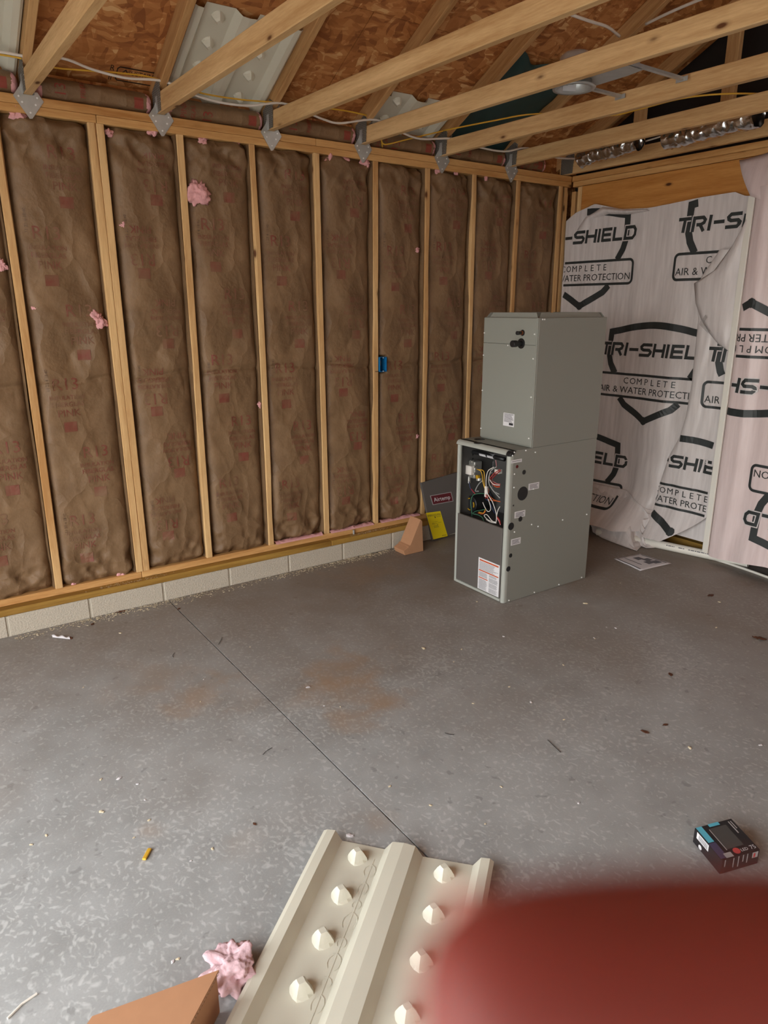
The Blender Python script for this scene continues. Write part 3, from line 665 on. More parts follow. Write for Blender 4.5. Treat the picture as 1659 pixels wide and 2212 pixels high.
# ================================================================== ROLLS OF INSULATION AT THE EAVES
rl = {1: 'rolled batt stuffed at the eave outside the first bracket', 2: 'rolled batt at the eave over the plate splice, with a red square at one end',
      3: 'rolled batt at the eave beneath the large white vent', 4: 'rolled batt at the eave in the bay without any vent',
      5: 'rolled batt at the eave beneath the small cut white vent', 6: 'rolled batt at the eave beneath the dark green sheet', 7: 'rolled batt at the eave in the dark bay by the corner'}
for k in range(1, 8):
    xa, xb = TX[k]+0.026, TX[k+1]-0.026
    if k == 7: xb = TX[8]-0.2
    t = thing('eave_batt_roll', ((xa+xb)/2, 0.05, ZPP), rl[k], 'insulation', 'rolled batts along the eaves')
    cy_, cz_ = 0.050, ZPP+0.052
    def rf(x, th, k=k, xa=xa, xb=xb):
        e = min(x-xa, xb-x); r = 0.049+0.006*noise.noise(Vector((x*6, th*1.5, k)))+0.003*noise.noise(Vector((x*22, th*5, k)))
        r *= 0.72+0.28*ss(0, 0.05, e)
        return (x, cy_-r*math.cos(th)*0.9, cz_+r*math.sin(th))
    P = [[rf(xa+0.03+(xb-xa-0.06)*i/40, -1.57+3.9*j/22) for j in range(23)] for i in range(41)]
    MB().grid(P).build('kraft_facing', M['kraft'], t, smooth=True, fix=False)
    for s, xe in ((1, xa), (-1, xb)):
        Pk = []
        for i in range(7):
            Pk.append([(xe+s*(0.004+0.035*i/6), *[q for q in rf(xe+s*(0.06), 6.2832*j/16)[1:]]) for j in range(17)])
        for i in range(7):
            sc = [0.15, 0.6, 0.8, 0.88, 0.93, 0.95, 0.95][i]
            Pk[i] = [(p[0], cy_+(p[1]-cy_)*sc*(1+0.15*noise.noise(Vector((i, j*1.3, xe)))), cz_+(p[2]-cz_)*sc) for j, p in enumerate(Pk[i])]
        MB().grid(Pk).build('fiberglass_end', M['pink'], t, smooth=True, fix=False)
    pr = P2(); xm = xa+0.1
    if k % 2 == 0:
        pr.text('13', xm+0.02, 0.2, 0.07, math.pi/2); pr.text('FIBERGLAS', xm+0.12, 0.25, 0.032, math.pi/2); pr.text('PINK', xm+0.17, 0.3, 0.045, math.pi/2)
    else:
        pr.text('PINK', xm, 0.2, 0.045, math.pi/2); pr.text('FIBERGLAS', xm+0.05, 0.15, 0.032, math.pi/2); pr.text('R13', xm+0.13, 0.15, 0.075, math.pi/2)
    def rmap(X, b_, rf=rf):
        p = rf(X, (b_-0.2)/0.052*0.95-0.1); return (p[0], p[1]-0.002, p[2]+0.001)
    pr.build('printed_lettering', M['red_fresh'], rmap, t)
    fr = P2(); fr.rect(xb-0.10, 0.165, xb-0.055, 0.22, 4, 4); fr.build('printed_square', M['red_fresh'], rmap, t)

# ================================================================== RAFTER VENTS
def vent_profile(s):
    pts = [(0, .030), (.012, .036), (.038, .038), (.060, 0.002), (.20, 0.0), (.226, .034), (.262, .038), (.298, .034), (.322, 0.0), (.478, 0.002), (.502, .036), (.528, .038), (.540, .030)]
    for (a, ha), (b, hb) in zip(pts[:-1], pts[1:]):
        if s <= b: return ha+(hb-ha)*(s-a)/(b-a)
    return pts[-1][1]
VS = [0, .012, .038, .050, .060, .09, .13, .165, .20, .213, .226, .244, .262, .280, .298, .310, .322, .36, .40, .44, .478, .49, .502, .515, .528, .540]
def vent(name_loc, org, aw, al, an, length, label, wmax=0.54, wob=0.0):
    org, aw, al, an = [np.array(q, float) for q in (org, aw, al, an)]
    t = thing('rafter_vent', name_loc, label, 'vent', 'white moulded rafter vents')
    S_ = [s for s in VS if s <= wmax+1e-6]
    n = 40
    def pos(s, d):
        bend = wob*(noise.noise(Vector((s*4, d*3, 3)))+1)
        return org+aw*s+al*d+an*(vent_profile(s)+bend)
    P = [[pos(s, length*i/n) for s in S_] for i in range(n+1)]
    body = MB().grid(P).build('vent_sheet', M['vent'], t, smooth=False, solid=0.0015)
    for s0 in (0.13, 0.40):
        if s0 > wmax-0.05: continue
        d = 0.06
        while d < length-0.05:
            b = MB(); rings = []
            for (r, h, tw) in ((0.031, 0.0, 0), (0.026, 0.010, 0), (0.018, 0.026, 0), (0.0105, 0.036, 0)):
                ring = []
                for q in range(12):
                    an_ = 2*math.pi*q/12; k_ = 1.0+(0.16 if q % 3 == 0 else -0.10)*(1 if h > 0 else 0.3)
                    ring.append(org+aw*(s0+r*k_*math.cos(an_))+al*(d+r*k_*math.sin(an_))+an*(h+0.0005+wob))
                rings.append(ring+[ring[0]])
            b.grid(rings); b.add(rings[-1][:-1], [tuple(range(12))])
            b.build('spacer_bump', M['vent'], body); d += 0.152
    return t, body, pos
# on the floor
vo = at(700, 1791, 2, 0.04); LD = np.array([-0.772, -0.636, 0]); WDv = np.array([0.655, -0.756, 0])
vt, vb, vpos = vent((0.2, -2.6, 0), (vo[0], vo[1], 0.003), WDv, LD, (0, 0, 1), 1.22, 'loose white moulded rafter vent lying on the concrete floor', wob=0.002)
em = P2()   # raised marks along the centre rib
for (a, wv, hh) in ((.10, .05, .022), (.17, .045, .018), (.23, .03, .016), (.29, .06, .026), (.36, .03, .016), (.42, .05, .022), (.48, .03, .018), (.54, .05, .02)):
    em.stroke([(a+wv/2*math.cos(q), hh*math.sin(q)) for q in np.linspace(0.4, 5.6, 9)], 0.0035)
em.stroke([(0.05, 0.0), (0.60, 0.0)], 0.003)
em.build('embossed_marks', M['vent'], lambda a, b: vpos(0.180+b*0.8, a)+np.array([0, 0, 0.0022]), vb)
# under the deck
def deck_vent(x0, ytop, label, wmax=0.54):
    al = np.array([0, 1, -SL])/math.sqrt(1+SL*SL); an = -np.array([0, SL, 1])/math.sqrt(1+SL*SL)
    ln = (0.36-ytop)*math.sqrt(1+SL*SL)
    vent((x0+0.2, 0.1, DZ), (x0, ytop, DZ-SL*ytop-0.004), (1, 0, 0), al, an, ln, label, wmax)
deck_vent(0.772, -0.425, 'large white rafter vent between the trusses past the plate splice')
deck_vent(-0.450, -0.62, 'white rafter vent in the bay outside the first bracket')
deck_vent(1.975, -0.175, 'short cut white rafter vent low between two trusses', 0.54)
# dark green sheet against the deck
t = MB(); P = []
for i in range(26):
    row = []
    for j in range(20):
        x_ = 2.575+0.57*i/25; y_ = 0.2-0.78*j/19-0.03*math.sin(i*0.5); d = -0.03+0.02*noise.noise(Vector((x_*9, y_*9, 0)))
        row.append(deck(x_, y_, d))
    P.append(row)
o = t.grid(P).build('green_sheet', M['teal'], loc=(2.86, -0.1, DZ), smooth=True, solid=0.002); tag(o, 'dark green crinkled sheet tucked under the deck between trusses', 'sheet')

# ================================================================== CABLES
def cable(pix, axis, val, r, m, label, k=6, flat=1.0):
    pts = catmull([at(*p[:2], axis, p[2] if len(p) > 2 else val) for p in pix], k)
    b = MB(); b.tube(pts, r, 8); o = b.build('electrical_cable', M[m], loc=pts[0], smooth=True); return tag(o, label, 'cable')
cable([(-90, 100), (0, 112), (60, 122), (135, 126), (200, 150), (270, 168), (330, 172), (365, 179), (420, 205), (480, 222), (540, 228), (610, 223), (668, 245), (700, 258), (735, 266), (812, 259), (870, 287), (910, 300), (980, 300), (1036, 318), (1090, 327), (1140, 320), (1200, 340), (1255, 343)], 1, -0.085, 0.0062, 'wwire', 'white electrical cable sagging from truss to truss along the eave')
cable([(-90, 105), (0, 118), (45, 126), (110, 145), (185, 152), (260, 158), (330, 168), (430, 200), (520, 215), (605, 222), (690, 232), (750, 240), (808, 253)], 1, -0.07, 0.0042, 'ywire', 'yellow electrical cable running beside the white one along the eave')
cable([(826, 318, 0.02), (824, 300, -0.02), (832, 312, -0.02), (880, 301, -0.05), (960, 282, -0.10)], 1, -0.05, 0.0042, 'ywire', 'short yellow cable looping out of the wall top plate')
cable([(958, 282), (1060, 262), (1160, 246), (1310, 250), (1380, 236), (1470, 213), (1560, 203), (1659, 203), (1760, 208)], 2, 2.70, 0.0045, 'ywire', 'yellow electrical cable crossing over the trusses by the recessed light')
cable([(1195, 14), (1230, 30), (1275, 46), (1312, 58), (1338, 78)], 2, 2.80, 0.0062, 'wwire', 'white cable drooping down to the recessed light housing')
cable([(1395, 52), (1440, 30), (1490, 8), (1560, -20)], 2, 2.85, 0.0062, 'wwire', 'white cable rising from the recessed light into the attic')
cable([(1395, 305), (1440, 290), (1500, 262)], 0, 3.6, 0.005, 'wwire', 'short white cable beside the foil ducts')

# ================================================================== RECESSED LIGHT
c = at(1240, 192, 2, 2.604)
t = thing('recessed_light', tuple(c), 'galvanised recessed light housing on two bars between trusses', 'light')
b = MB(); n = 28
prof = [(0.070, 0.055), (0.074, 0.0), (0.096, -0.002), (0.098, 0.006), (0.078, 0.012), (0.077, 0.055)]
b.grid([[(c[0]+r*math.cos(2*math.pi*k/n), c[1]+r*math.sin(2*math.pi*k/n), c[2]+z) for k in range(n+1)] for r, z in prof]); b.build('ring', M['galv'], t, smooth=True)
b = MB(); prof = [(0.074, 0.04), (0.076, 0.05), (0.072, 0.120), (0.055, 0.135), (0.001, 0.14)]
b.grid([[(c[0]-0.02+r*math.cos(2*math.pi*k/n), c[1]-0.02+r*math.sin(2*math.pi*k/n), c[2]+z) for k in range(n+1)] for r, z in prof]); b.build('housing_can', M['galv'], t, smooth=True)
b = MB(); zpl = c[2]+0.03
hole = [(c[0]+0.075*math.cos(2*math.pi*k/32), c[1]+0.075*math.sin(2*math.pi*k/32)) for k in range(32)]
x0, x1 = 2.035, c[0]+0.13; y1 = at(1338, 233, 0, 2.585)[1]; y0 = at(1470, 203, 0, 2.585)[1]; YBAR = (y1, y0)
def sq(a):
    d = (math.cos(a), math.sin(a)); ts = []
    for lo, hi, cc, dd in ((x0, x1, c[0], d[0]), (y0, y1, c[1], d[1])):
        if abs(dd) > 1e-9: ts.append(((hi if dd > 0 else lo)-cc)/dd)
    q = min(ts); return (c[0]+d[0]*q, c[1]+d[1]*q)
out = [sq(2*math.pi*k/32) for k in range(32)]
b.grid([[(*p, zpl) for p in hole+[hole[0]]], [(*p, zpl) for p in out+[out[0]]]]); b.build('mounting_plate', M['galv'], t, solid=0.0015)
MB().box((2.16, y0+0.02, zpl+0.002), (2.30, y0+0.13, zpl+0.07)).build('junction_box', M['galv'], t)
for yb in YBAR:
    br = MB().box((2.04, yb-0.012, zpl+0.003), (2.583, yb-0.009, zpl+0.016)).box((2.04, yb-0.009, zpl+0.003), (2.583, yb+0.006, zpl+0.006)).build('hanger_bar', M['galv'], t)
    MB().box((2.582, yb-0.03, zpl-0.002), (2.585, yb+0.03, zpl+0.018)).build('bar_foot', M['galv'], br)
lp = P2(); lp.rect(-0.02, 0, 0.045, 0.032); lp.build('sticker', M['label'], lambda a, b: (c[0]+0.0705*math.cos(0.9+a/0.0705), c[1]+0.0705*math.sin(0.9+a/0.0705), c[2]+0.008+b), t)
bars = P2()
for k in range(9): bars.rect(0.008+k*0.0032, 0.006, 0.0095+k*0.0032, 0.026)
bars.build('bar_code', M['ink_dark'], lambda a, b: (c[0]+0.0700*math.cos(0.9+a/0.0705), c[1]+0.0700*math.sin(0.9+a/0.0705), c[2]+0.008+b), t)

# foil ducts in the dark of the attic
def duct(pix, axis, val, r, label):
    pts = catmull([at(*p, axis, val) for p in pix], 26); mb = MB().tube(pts, r, 30, cap=False)
    mb.v = [tuple(np.array(q)+0.010*np.array([noise.noise(Vector(q)*38), noise.noise(Vector(q)*38+Vector((9, 0, 0))), noise.noise(Vector(q)*38+Vector((0, 9, 0)))])) for q in mb.v]
    o = mb.build('foil_duct', M['foil'], loc=pts[0], smooth=True); tag(o, label, 'duct')
duct([(1255, 345), (1295, 328), (1335, 318), (1380, 305)], 0, 3.5, 0.055, 'crinkled silver foil duct above the corner of the room')
duct([(1440, 300), (1500, 286), (1560, 268), (1640, 250)], 0, 3.48, 0.06, 'crinkled silver foil duct further along above the wrapped wall')

# ================================================================== HOUSE WRAP ON THE RIGHT WALL
def arc(cx, cy, rx, ry, a0, a1, n=10): return [(cx+rx*math.cos(a0+(a1-a0)*i/n), cy+ry*math.sin(a0+(a1-a0)*i/n)) for i in range(n+1)]
def logo():
    p = P2(); L1 = P2(); L2 = P2(); h = 0.046; w_ = 0.021; x = -0.43
    def put(pts, dx=0, closed=False):
        L2.stroke([(x+a+0.10*b, b) for a, b in pts], w_, closed, 0.015); L1.stroke([(x+a+0.10*b, b) for a, b in pts], w_+0.013, closed, 0.015)
    # T R I - S H I E L D in wide squared letters
    for ch in 'TRI-SHIELD':
        if ch == 'T': put([(0, h-.01), (.085, h-.01)]); put([(.045, h-.02), (.045, -h)]); x += .098
        elif ch == 'R': put([(.01, -h), (.01, h-.01), (.07, h-.01), (.085, h-.025), (.08, .005), (.06, -.005), (.03, -.005)]); put([(.055, -.005), (.085, -h)]); x += .110
        elif ch == 'I': put([(.01, -h), (.01, h)]); x += .036
        elif ch == '-': put([(0, 0), (.07, 0)]); x += .082
        elif ch == 'S': put([(.095, h-.01), (.025, h-.01), (.01, h-.025), (.015, .008), (.03, 0), (.075, 0), (.09, -.012), (.088, -h+.025), (.075, -h+.01), (0, -h+.01)]); x += .108
        elif ch == 'H': put([(.01, -h), (.01, h)]); put([(.085, -h), (.085, h)]); put([(.02, 0), (.078, 0)]); x += .106
        elif ch == 'E':
            put([(.01, -h), (.01, h)]); put([(.015, h-.01), (.085, h-.01)]); put([(.015, 0), (.08, 0)]); put([(.015, -h+.01), (.085, -h+.01)]); x += .098
        elif ch == 'L': put([(.01, h), (.01, -h+.01), (.08, -h+.01)]); x += .09
        elif ch == 'D': put([(.012, -h+.01), (.012, h-.01), (.075, h-.01), (.092, h-.03), (.092, -h+.03), (.075, -h+.01)], closed=True); x += .1
    W_ = 0.046
    p.stroke([(-.352, -.05), (-.352, .06), (-.35, .118)]+[(-.335+.67*i/14, .118+.05*math.sin(math.pi*i/14)) for i in range(1, 14)]+[(.35, .118), (.352, .06), (.352, -.05)], W_)
    for s in (-1, 1):
        p.stroke([(s*.352, -.045), (s*.335, -.105), (s*.295, -.172)], W_)
        p.stroke([(s*.235, -.345), (s*.19, -.392), (0, -.49)], W_)
    p.disc(0, -.488, .03, 8)
    x0, x1, y0, y1, r = -.43, .43, -.335, -.175, .03
    p.stroke(arc(x1-r, y1-r, r, r, 0, math.pi/2, 5)+arc(x0+r, y1-r, r, r, math.pi/2, math.pi, 5)+arc(x0+r, y0+r, r, r, math.pi, 1.5*math.pi, 5)+arc(x1-r, y0+r, r, r, 1.5*math.pi, 2*math.pi, 5), .017, True)
    for ch, dx in zip('COMPLETE', np.linspace(-.19, .19, 8)): p.text(ch, dx, -.222, .062)
    p.text('AIR & WATER PROTECTION', 0, -.288, .066)
    return p, L1, L2
LG, LG1, LG2 = logo()
def stamp(yc, zc, fx, parent, keep, inv=False, off=0.004, sc=1.0):
    s = (-1 if inv else 1)*sc
    kp_ = lambda a, b: keep(yc-s*a, zc+s*b)
    lgo = LG.build('printed_logo', M['wrapink'], lambda a, b: (fx(yc-s*a, zc+s*b)-off, yc-s*a, zc+s*b), parent, keep=kp_)
    LG1.build('lettering_outline', M['wrap'], lambda a, b: (fx(yc-s*a, zc+s*b)-off-0.0008, yc-s*a, zc+s*b), parent, keep=kp_)
    LG2.build('printed_lettering', M['wrapink'], lambda a, b: (fx(yc-s*a, zc+s*b)-off-0.0016, yc-s*a, zc+s*b), parent, keep=kp_)
XS = 3.785
wrapA = thing('house_wrap_sheet', (XS, -0.7, 0), 'white house wrap hung below the header beam, puddled on the floor', 'sheet')
topA = [at(px, py, 0, XS) for px, py in ((1226, 480), (1250, 460), (1290, 441), (1345, 452), (1400, 450), (1450, 441), (1520, 426), (1590, 415), (1614, 424))]
tY = [-p[1] for p in topA]; tZ = [p[2] for p in topA]; tY[0] = min(tY[0], -0.004)
def ztopA(y): return float(np.interp(-y, tY, tZ))
def fA(y, z):
    lo = 1-ss(0, 2.2, z)
    x = XS-0.006-(0.006+0.026*lo)*(1+noise.noise(Vector((y*4.5, z*0.7, 2))))-0.006*noise.noise(Vector((y*11, z*2.0+y*6, 5)))
    x -= 0.020*max(0, noise.noise(Vector((y*3+z*2.5, z*3-y*2, 11))))+0.016*(noise.voronoi(Vector((y*3.1+z*1.2, z*1.3-y, 3)))[0][0]-0.3)
    x -= 0.33*ss(0.50, 0.0, z)**1.6*ss(-0.22, -0.5, y)*ss(-1.08, -0.86, y)
    k_ = ss(-1.12, -0.98, y)
    return min(x*k_+(1-k_)*max(x, XS-0.012), XS-0.002)
ny, nz = 90, 130; ya, yb = -0.004, -1.42
P = []
for i in range(ny+1):
    y = ya+(yb-ya)*i/ny; zt = ztopA(y); P.append([(fA(y, 0.10+(zt-0.10)*j/nz), y, 0.10+(zt-0.10)*j/nz) for j in range(nz+1)])
MB().grid(P).build('hanging_sheet', M['wrap'], wrapA, smooth=True, fix=False)
keepA = lambda y, z: -1.41 < y < -0.006 and 0.12 < z < ztopA(y)-0.006
for (px, py) in ((1268, 512), (1413, 757), (1606, 474)):
    c = at(px, py, 0, XS-0.01); stamp(c[1], c[2], fA, wrapA, keepA)
c = at(1257, 978, 0, XS-0.01); stamp(c[1], c[2], fA, wrapA, keepA)
# turned-over hem at the top left
b = MB(); hp = [(1243, 498), (1262, 470), (1300, 446), (1350, 452), (1398, 452)]; lp_ = [(1268, 497), (1280, 470), (1312, 462), (1352, 463), (1398, 455)]
P = []
for j in range(5):
    r = []
    for q in range(6):
        u_ = at(*hp[j], 0, XS-0.03); d_ = at(*lp_[j], 0, XS-0.045); p = u_+(d_-u_)*q/5; p[0] = XS-0.02-0.03*math.sin(math.pi*q/5); r.append(p)
    P.append(r)
b.grid(P).build('turned_hem', M['wrap'], wrapA, smooth=True)
# hanging fold in front, beside the white strip
XF = 3.735
Lpx = [(1604, 432), (1560, 520), (1510, 600), (1501, 640), (1503, 690), (1495, 760), (1488, 830), (1476, 900), (1462, 945), (1440, 985), (1418, 1050), (1408, 1090)]
Lp = [at(*q, 0, XF) for q in Lpx]; Lz = [p[2] for p in Lp][::-1]; Ly = [p[1] for p in Lp][::-1]
def yl(z): return float(np.interp(z, Lz, Ly))
def fF(y, z):
    a = yl(z)-y
    x = XF+0.035*math.exp(-max(0, a)/0.012)-0.012*math.sin(min(3.14, max(0, a)/0.06*1.57))+0.010*noise.noise(Vector((y*9+z, z*0.8, 8)))+0.004*noise.noise(Vector((y*26+z*3, z*3, 3)))
    if z < 0.3: x -= 0.16*((0.3-z)/0.3)**1.3
    return x
P = []
zt, zb_ = 1.98, 0.07
for j in range(151):
    z = zb_+(zt-zb_)*j/150; a, b_ = yl(z), -1.425
    if z < 0.30: b_ = -1.425+0.26*((0.30-z)/0.23)**1.2
    P.append([(fF(a+(b_-a)*(i/64)**1.2, z), a+(b_-a)*(i/64)**1.2, z) for i in range(65)])
fold = MB().grid(P).build('hanging_fold', M['wrap'], wrapA, smooth=True, fix=False)
def keepF(y, z):
    b_ = -1.42 if z > 0.30 else -1.425+0.26*((0.30-max(z, .07))/0.23)**1.2+0.006
    return b_ < y < yl(z)-0.004 and 0.075 < z < 1.9
c = at(1478, 1003, 0, XF); stamp(c[1], c[2]+0.01, fF, fold, keepF, sc=0.98, off=0.004)
c = at(1540, 765, 0, XF); stamp(c[1]-0.40, c[2], fF, fold, keepF, off=0.004)
# corner folded back over itself, showing the plain reverse
fp = [(1612, 470), (1580, 530), (1540, 585), (1497, 612), (1500, 655), (1512, 690), (1530, 720), (1550, 745), (1572, 757)]
rp_ = [(1616, 480), (1612, 520), (1609, 560), (1606, 600), (1603, 640), (1598, 670), (1592, 695), (1584, 720), (1574, 756)]
P = []
for i, (a, b_) in enumerate(zip(fp, rp_)):
    A = at(*a, 0, XF-0.03); B = at(*b_, 0, XF-0.03); row = []
    for q in range(9):
        p = A+(B-A)*q/8; p[0] = XF-0.018-0.022*math.sin(math.pi*q/8)+0.006*noise.noise(Vector((i*.8, q*.6, 1))); row.append(p)
    P.append(row)
tc = MB().grid(P).build('turned_corner', M['wrap'], wrapA, smooth=True, solid=0.001)
gh = P2(); 
for k in range(4): gh.stroke([(0.0+k*.004, 0.055-k*.004), (-0.035+k*.008, 0.0), (0.035+k*.003, -0.055+k*.004)], 0.0025)
gc = at(1522, 700, 0, XF-0.045); gh.build('reverse_print', M['wrapghost'], lambda a, b: (XF-0.047, gc[1]-a, gc[2]+b), tc)
# puddled hem on the floor
fr_px = [(1281, 1148), (1300, 1160), (1330, 1172), (1352, 1180), (1376, 1188), (1386, 1178), (1396, 1182), (1410, 1182), (1424, 1180), (1432, 1172)]
bk_y = np.linspace(-0.42, -1.06, len(fr_px)); P = []
N1, N2 = 110, 60
F_ = [at(*q, 2, 0.012) for q in fr_px]
for i in range(N1+1):
    s = i/N1*(len(F_)-1); k = min(int(s), len(F_)-2); fr_ = F_[k]+(F_[k+1]-F_[k])*(s-k); y_ = float(np.interp(s, range(len(F_)), bk_y)); row = []
    bz = 0.34-0.10*ss(5, 9, s)
    back = np.array([fA(y_, bz)-0.006, y_, bz])
    for j in range(N2+1):
        t_ = j/N2; p = back+(fr_-back)*t_
        prof = (1-t_)**1.5
        zz = 0.006+bz*prof
        cr = noise.noise(Vector((i*0.076, j*0.096, 3)))*0.04+(noise.voronoi(Vector((i*0.064+j*.03, j*0.072-i*.03, 7)))[0][0]-0.4)*0.13+(noise.voronoi(Vector((i*0.17, j*0.18, 2)))[0][0]-0.4)*0.035
        zz = max(0.004, zz+cr*math.sin(math.pi*min(1, t_*1.05))**0.8)
        row.append((p[0], p[1], zz))
    P.append(row)
MB().grid(P).build('puddled_hem', M['wrap'], wrapA, smooth=True, solid=0.001)

# white vertical strip
c0 = at(1616, 425, 0, 3.712); c1 = at(1531, 1182, 0, 3.712); yc = (c0[1]+c1[1])/2-0.004
o = MB().box((3.700, yc-0.020, c1[2]-0.045), (3.716, yc+0.020, c0[2])).build('trim_strip', M['pvc'], loc=(3.708, yc, 0.03), bevel=0.004, seg=2)
tag(o, 'white upright plastic strip between the two wrap sheets', 'trim strip')
# blush-toned sheet to its right, printed upside down
wrapB = thing('house_wrap_sheet', (3.7, -2, 0), 'pinkish house wrap with upside-down lettering beyond the white strip', 'sheet')
yB0 = yc-0.016
botB = [at(px, py, 0, 3.69) for px, py in ((1540, 1205), (1580, 1212), (1620, 1216), (1659, 1222))]
def fB(y, z):
    a = yB0-y
    return 3.69+0.03*math.exp(-max(0, a)/0.02)-0.010*math.exp(-((a-0.10-0.03*math.sin(z*2))/0.03)**2)+0.012*math.exp(-((a-0.2)/0.05)**2)+0.006*noise.noise(Vector((y*5, z*1.2, 4)))-0.05*ss(0.4, 0.0, z)*ss(0.1, 0.3, a)
def zbB(y): return float(np.interp(-y, [-p[1] for p in botB], [p[2] for p in botB]))
P = []
for i in range(71):
    a = 1.2*(i/70)**1.6; y = yB0-a; z0_ = zbB(y); P.append([(fB(y, z0_+(2.31-z0_)*j/90), y, z0_+(2.31-z0_)*j/90) for j in range(91)])
MB().grid(P).build('hanging_sheet', M['wrap_pink'], wrapB, smooth=True, fix=False)
keepB = lambda y, z: y < yB0-0.003 and z > zbB(y)+0.004
for (px, py, dy) in ((1590, 832, -0.03), (1618, 1118, -0.40)):
    c = at(px, py, 0, 3.69); stamp(c[1]+dy, c[2], fB, wrapB, keepB, inv=True)
# its upper end folded over the plates
tp = [(1597, 346), (1625, 340), (1659, 330), (1720, 318)]; bp_ = [(1621, 424), (1640, 430), (1659, 434), (1720, 430)]; P = []
for a, b_ in zip(tp, bp_):
    A = at(*a, 0, 3.77); B = at(*b_, 0, 3.69); P.append([A+(B-A)*q/8+np.array([-0.02*math.sin(math.pi*q/8), 0, 0]) for q in range(9)])
MB().grid(P).build('folded_top', M['wrap_pink'], wrapB, smooth=True, solid=0.001)

# pipes lying at the foot of the wall
a = at(1405, 1172, 2, 0.03); b_ = at(1617, 1217, 2, 0.03)
d = (b_-a)/np.linalg.norm(b_-a)
o = thing('pvc_pipe', tuple((a+b_)/2*np.array([1, 1, 0])), 'thick white plastic pipe lying along the foot of the wrap', 'pipe')
b = MB(); n = 24; si = np.cross(d, [0, 0, 1]); R_ = 0.029
prof = [(-0.4, R_-.004), (-0.4, R_), (np.linalg.norm(b_-a), R_), (np.linalg.norm(b_-a), R_-.004), (np.linalg.norm(b_-a)-0.15, R_-.004)]
b.grid([[a+d*s+si*r*math.cos(2*math.pi*k/n)+np.array([0, 0, 1])*(r*math.sin(2*math.pi*k/n)) for k in range(n+1)] for s, r in prof]); b.build('pipe_tube', M['pvc'], o, smooth=False)
pt = P2(); rp3 = random.Random(4); q_ = 0.0
while q_ < 0.6:
    l3 = rp3.uniform(.006, .03); pt.rect(q_, -0.003, q_+l3, 0.003, 3, 1); q_ += l3+rp3.choice([.004, .004, .03])
pt.build('printed_line', M['ink'], lambda u_, v_: a+d*(u_*0.9+0.12)-si*(-1)*0+(-np.cross([0, 0, 1], d)*-1)*0+ (si*(R_+.0006)*math.cos(0.5+v_/R_)*(1 if np.dot(si, CAM-a) > 0 else -1))+np.array([0, 0, 1])*(R_+.0006)*math.sin(0.5+v_/R_), o)
pts = catmull([at(*q, 2, 0.009) for q in ((1415, 1173), (1470, 1188), (1540, 1207), (1600, 1226), (1659, 1247), (1760, 1284))], 6)
tag(MB().tube(pts, 0.0085, 10).build('thin_tube', M['pvc'], loc=pts[0], smooth=True), 'thin white plastic tube lying in front of the thick pipe', 'pipe')

# ================================================================== FURNACE
X0, X1, Y0, Y1, FH = 2.08, 2.795, -1.210, -0.764, 0.893      # front faces -x
F = thing('furnace', ((X0+X1)/2, (Y0+Y1)/2, 0), 'grey gas furnace with its upper door off and wiring exposed', 'furnace')
th = 0.004
body = MB(); body.box((X0+0.031, Y0, 0.002), (X1, Y0+th, FH-0.002)).build('side_panel', M['cab'], F)
side = bpy.data.objects['side_panel']
MB().box((X0+0.031, Y1-th, 0.002), (X1, Y1, FH-0.002)).build('side_panel', M['cab'], F)
MB().box((X1-th, Y0+th, 0.002), (X1, Y1-th, FH-0.002)).build('back_panel', M['cab'], F)
topp = MB().box((X0+0.03, Y0+0.001, FH-0.004), (X1-0.001, Y1-0.001, FH)).build('top_panel', M['cab'], F)
for (px, py, r) in ((1036, 949, 0.032), (1033, 957, 0.026)):
    c = at(px, py, 2, FH); MB().cyl((c[0], c[1], FH-0.001), (c[0], c[1], FH+0.0008), r, 28).build('knockout', M['hole'], topp)
MB().box((X0+0.012, Y0+th, 0.002), (X1-th, Y1-th, 0.02)).build('base_panel', M['cab'], F)
# rounded corner posts and head rail
def post(y, r=0.0165):
    pts = arc(0, 0, r, r, math.pi/2, 3*math.pi/2, 10)
    s = 1 if y < -1 else -1
    poly = [(X0+0.018+p[0], y+p[1]) for p in pts]+[(X0+0.03, y-r), (X0+0.03, y+r)]
    return MB().prism(poly, 2, 0.003, FH-0.030).build('corner_post', M['trim_grey'], F, smooth=False)
post(Y0+0.0165); post(Y1-0.011, 0.011)
rr = 0.026; poly = [(X0+0.002+rr-rr*math.cos(t_), FH-rr+rr*math.sin(t_)) for t_ in np.linspace(0, math.pi/2, 9)]+[(X0+0.05, FH), (X0+0.05, FH-0.004), (X0+0.03, FH-0.028)]
MB().prism(poly, 1, Y0+0.032, Y1-0.002).build('head_rail', M['trim_grey'], F)
MB().prism(poly, 1, Y0, Y0+0.032).build('corner_cap', M['black'], F, bevel=0.003)
MB().prism(poly, 1, Y1-0.002, Y1).build('corner_cap', M['black'], F)
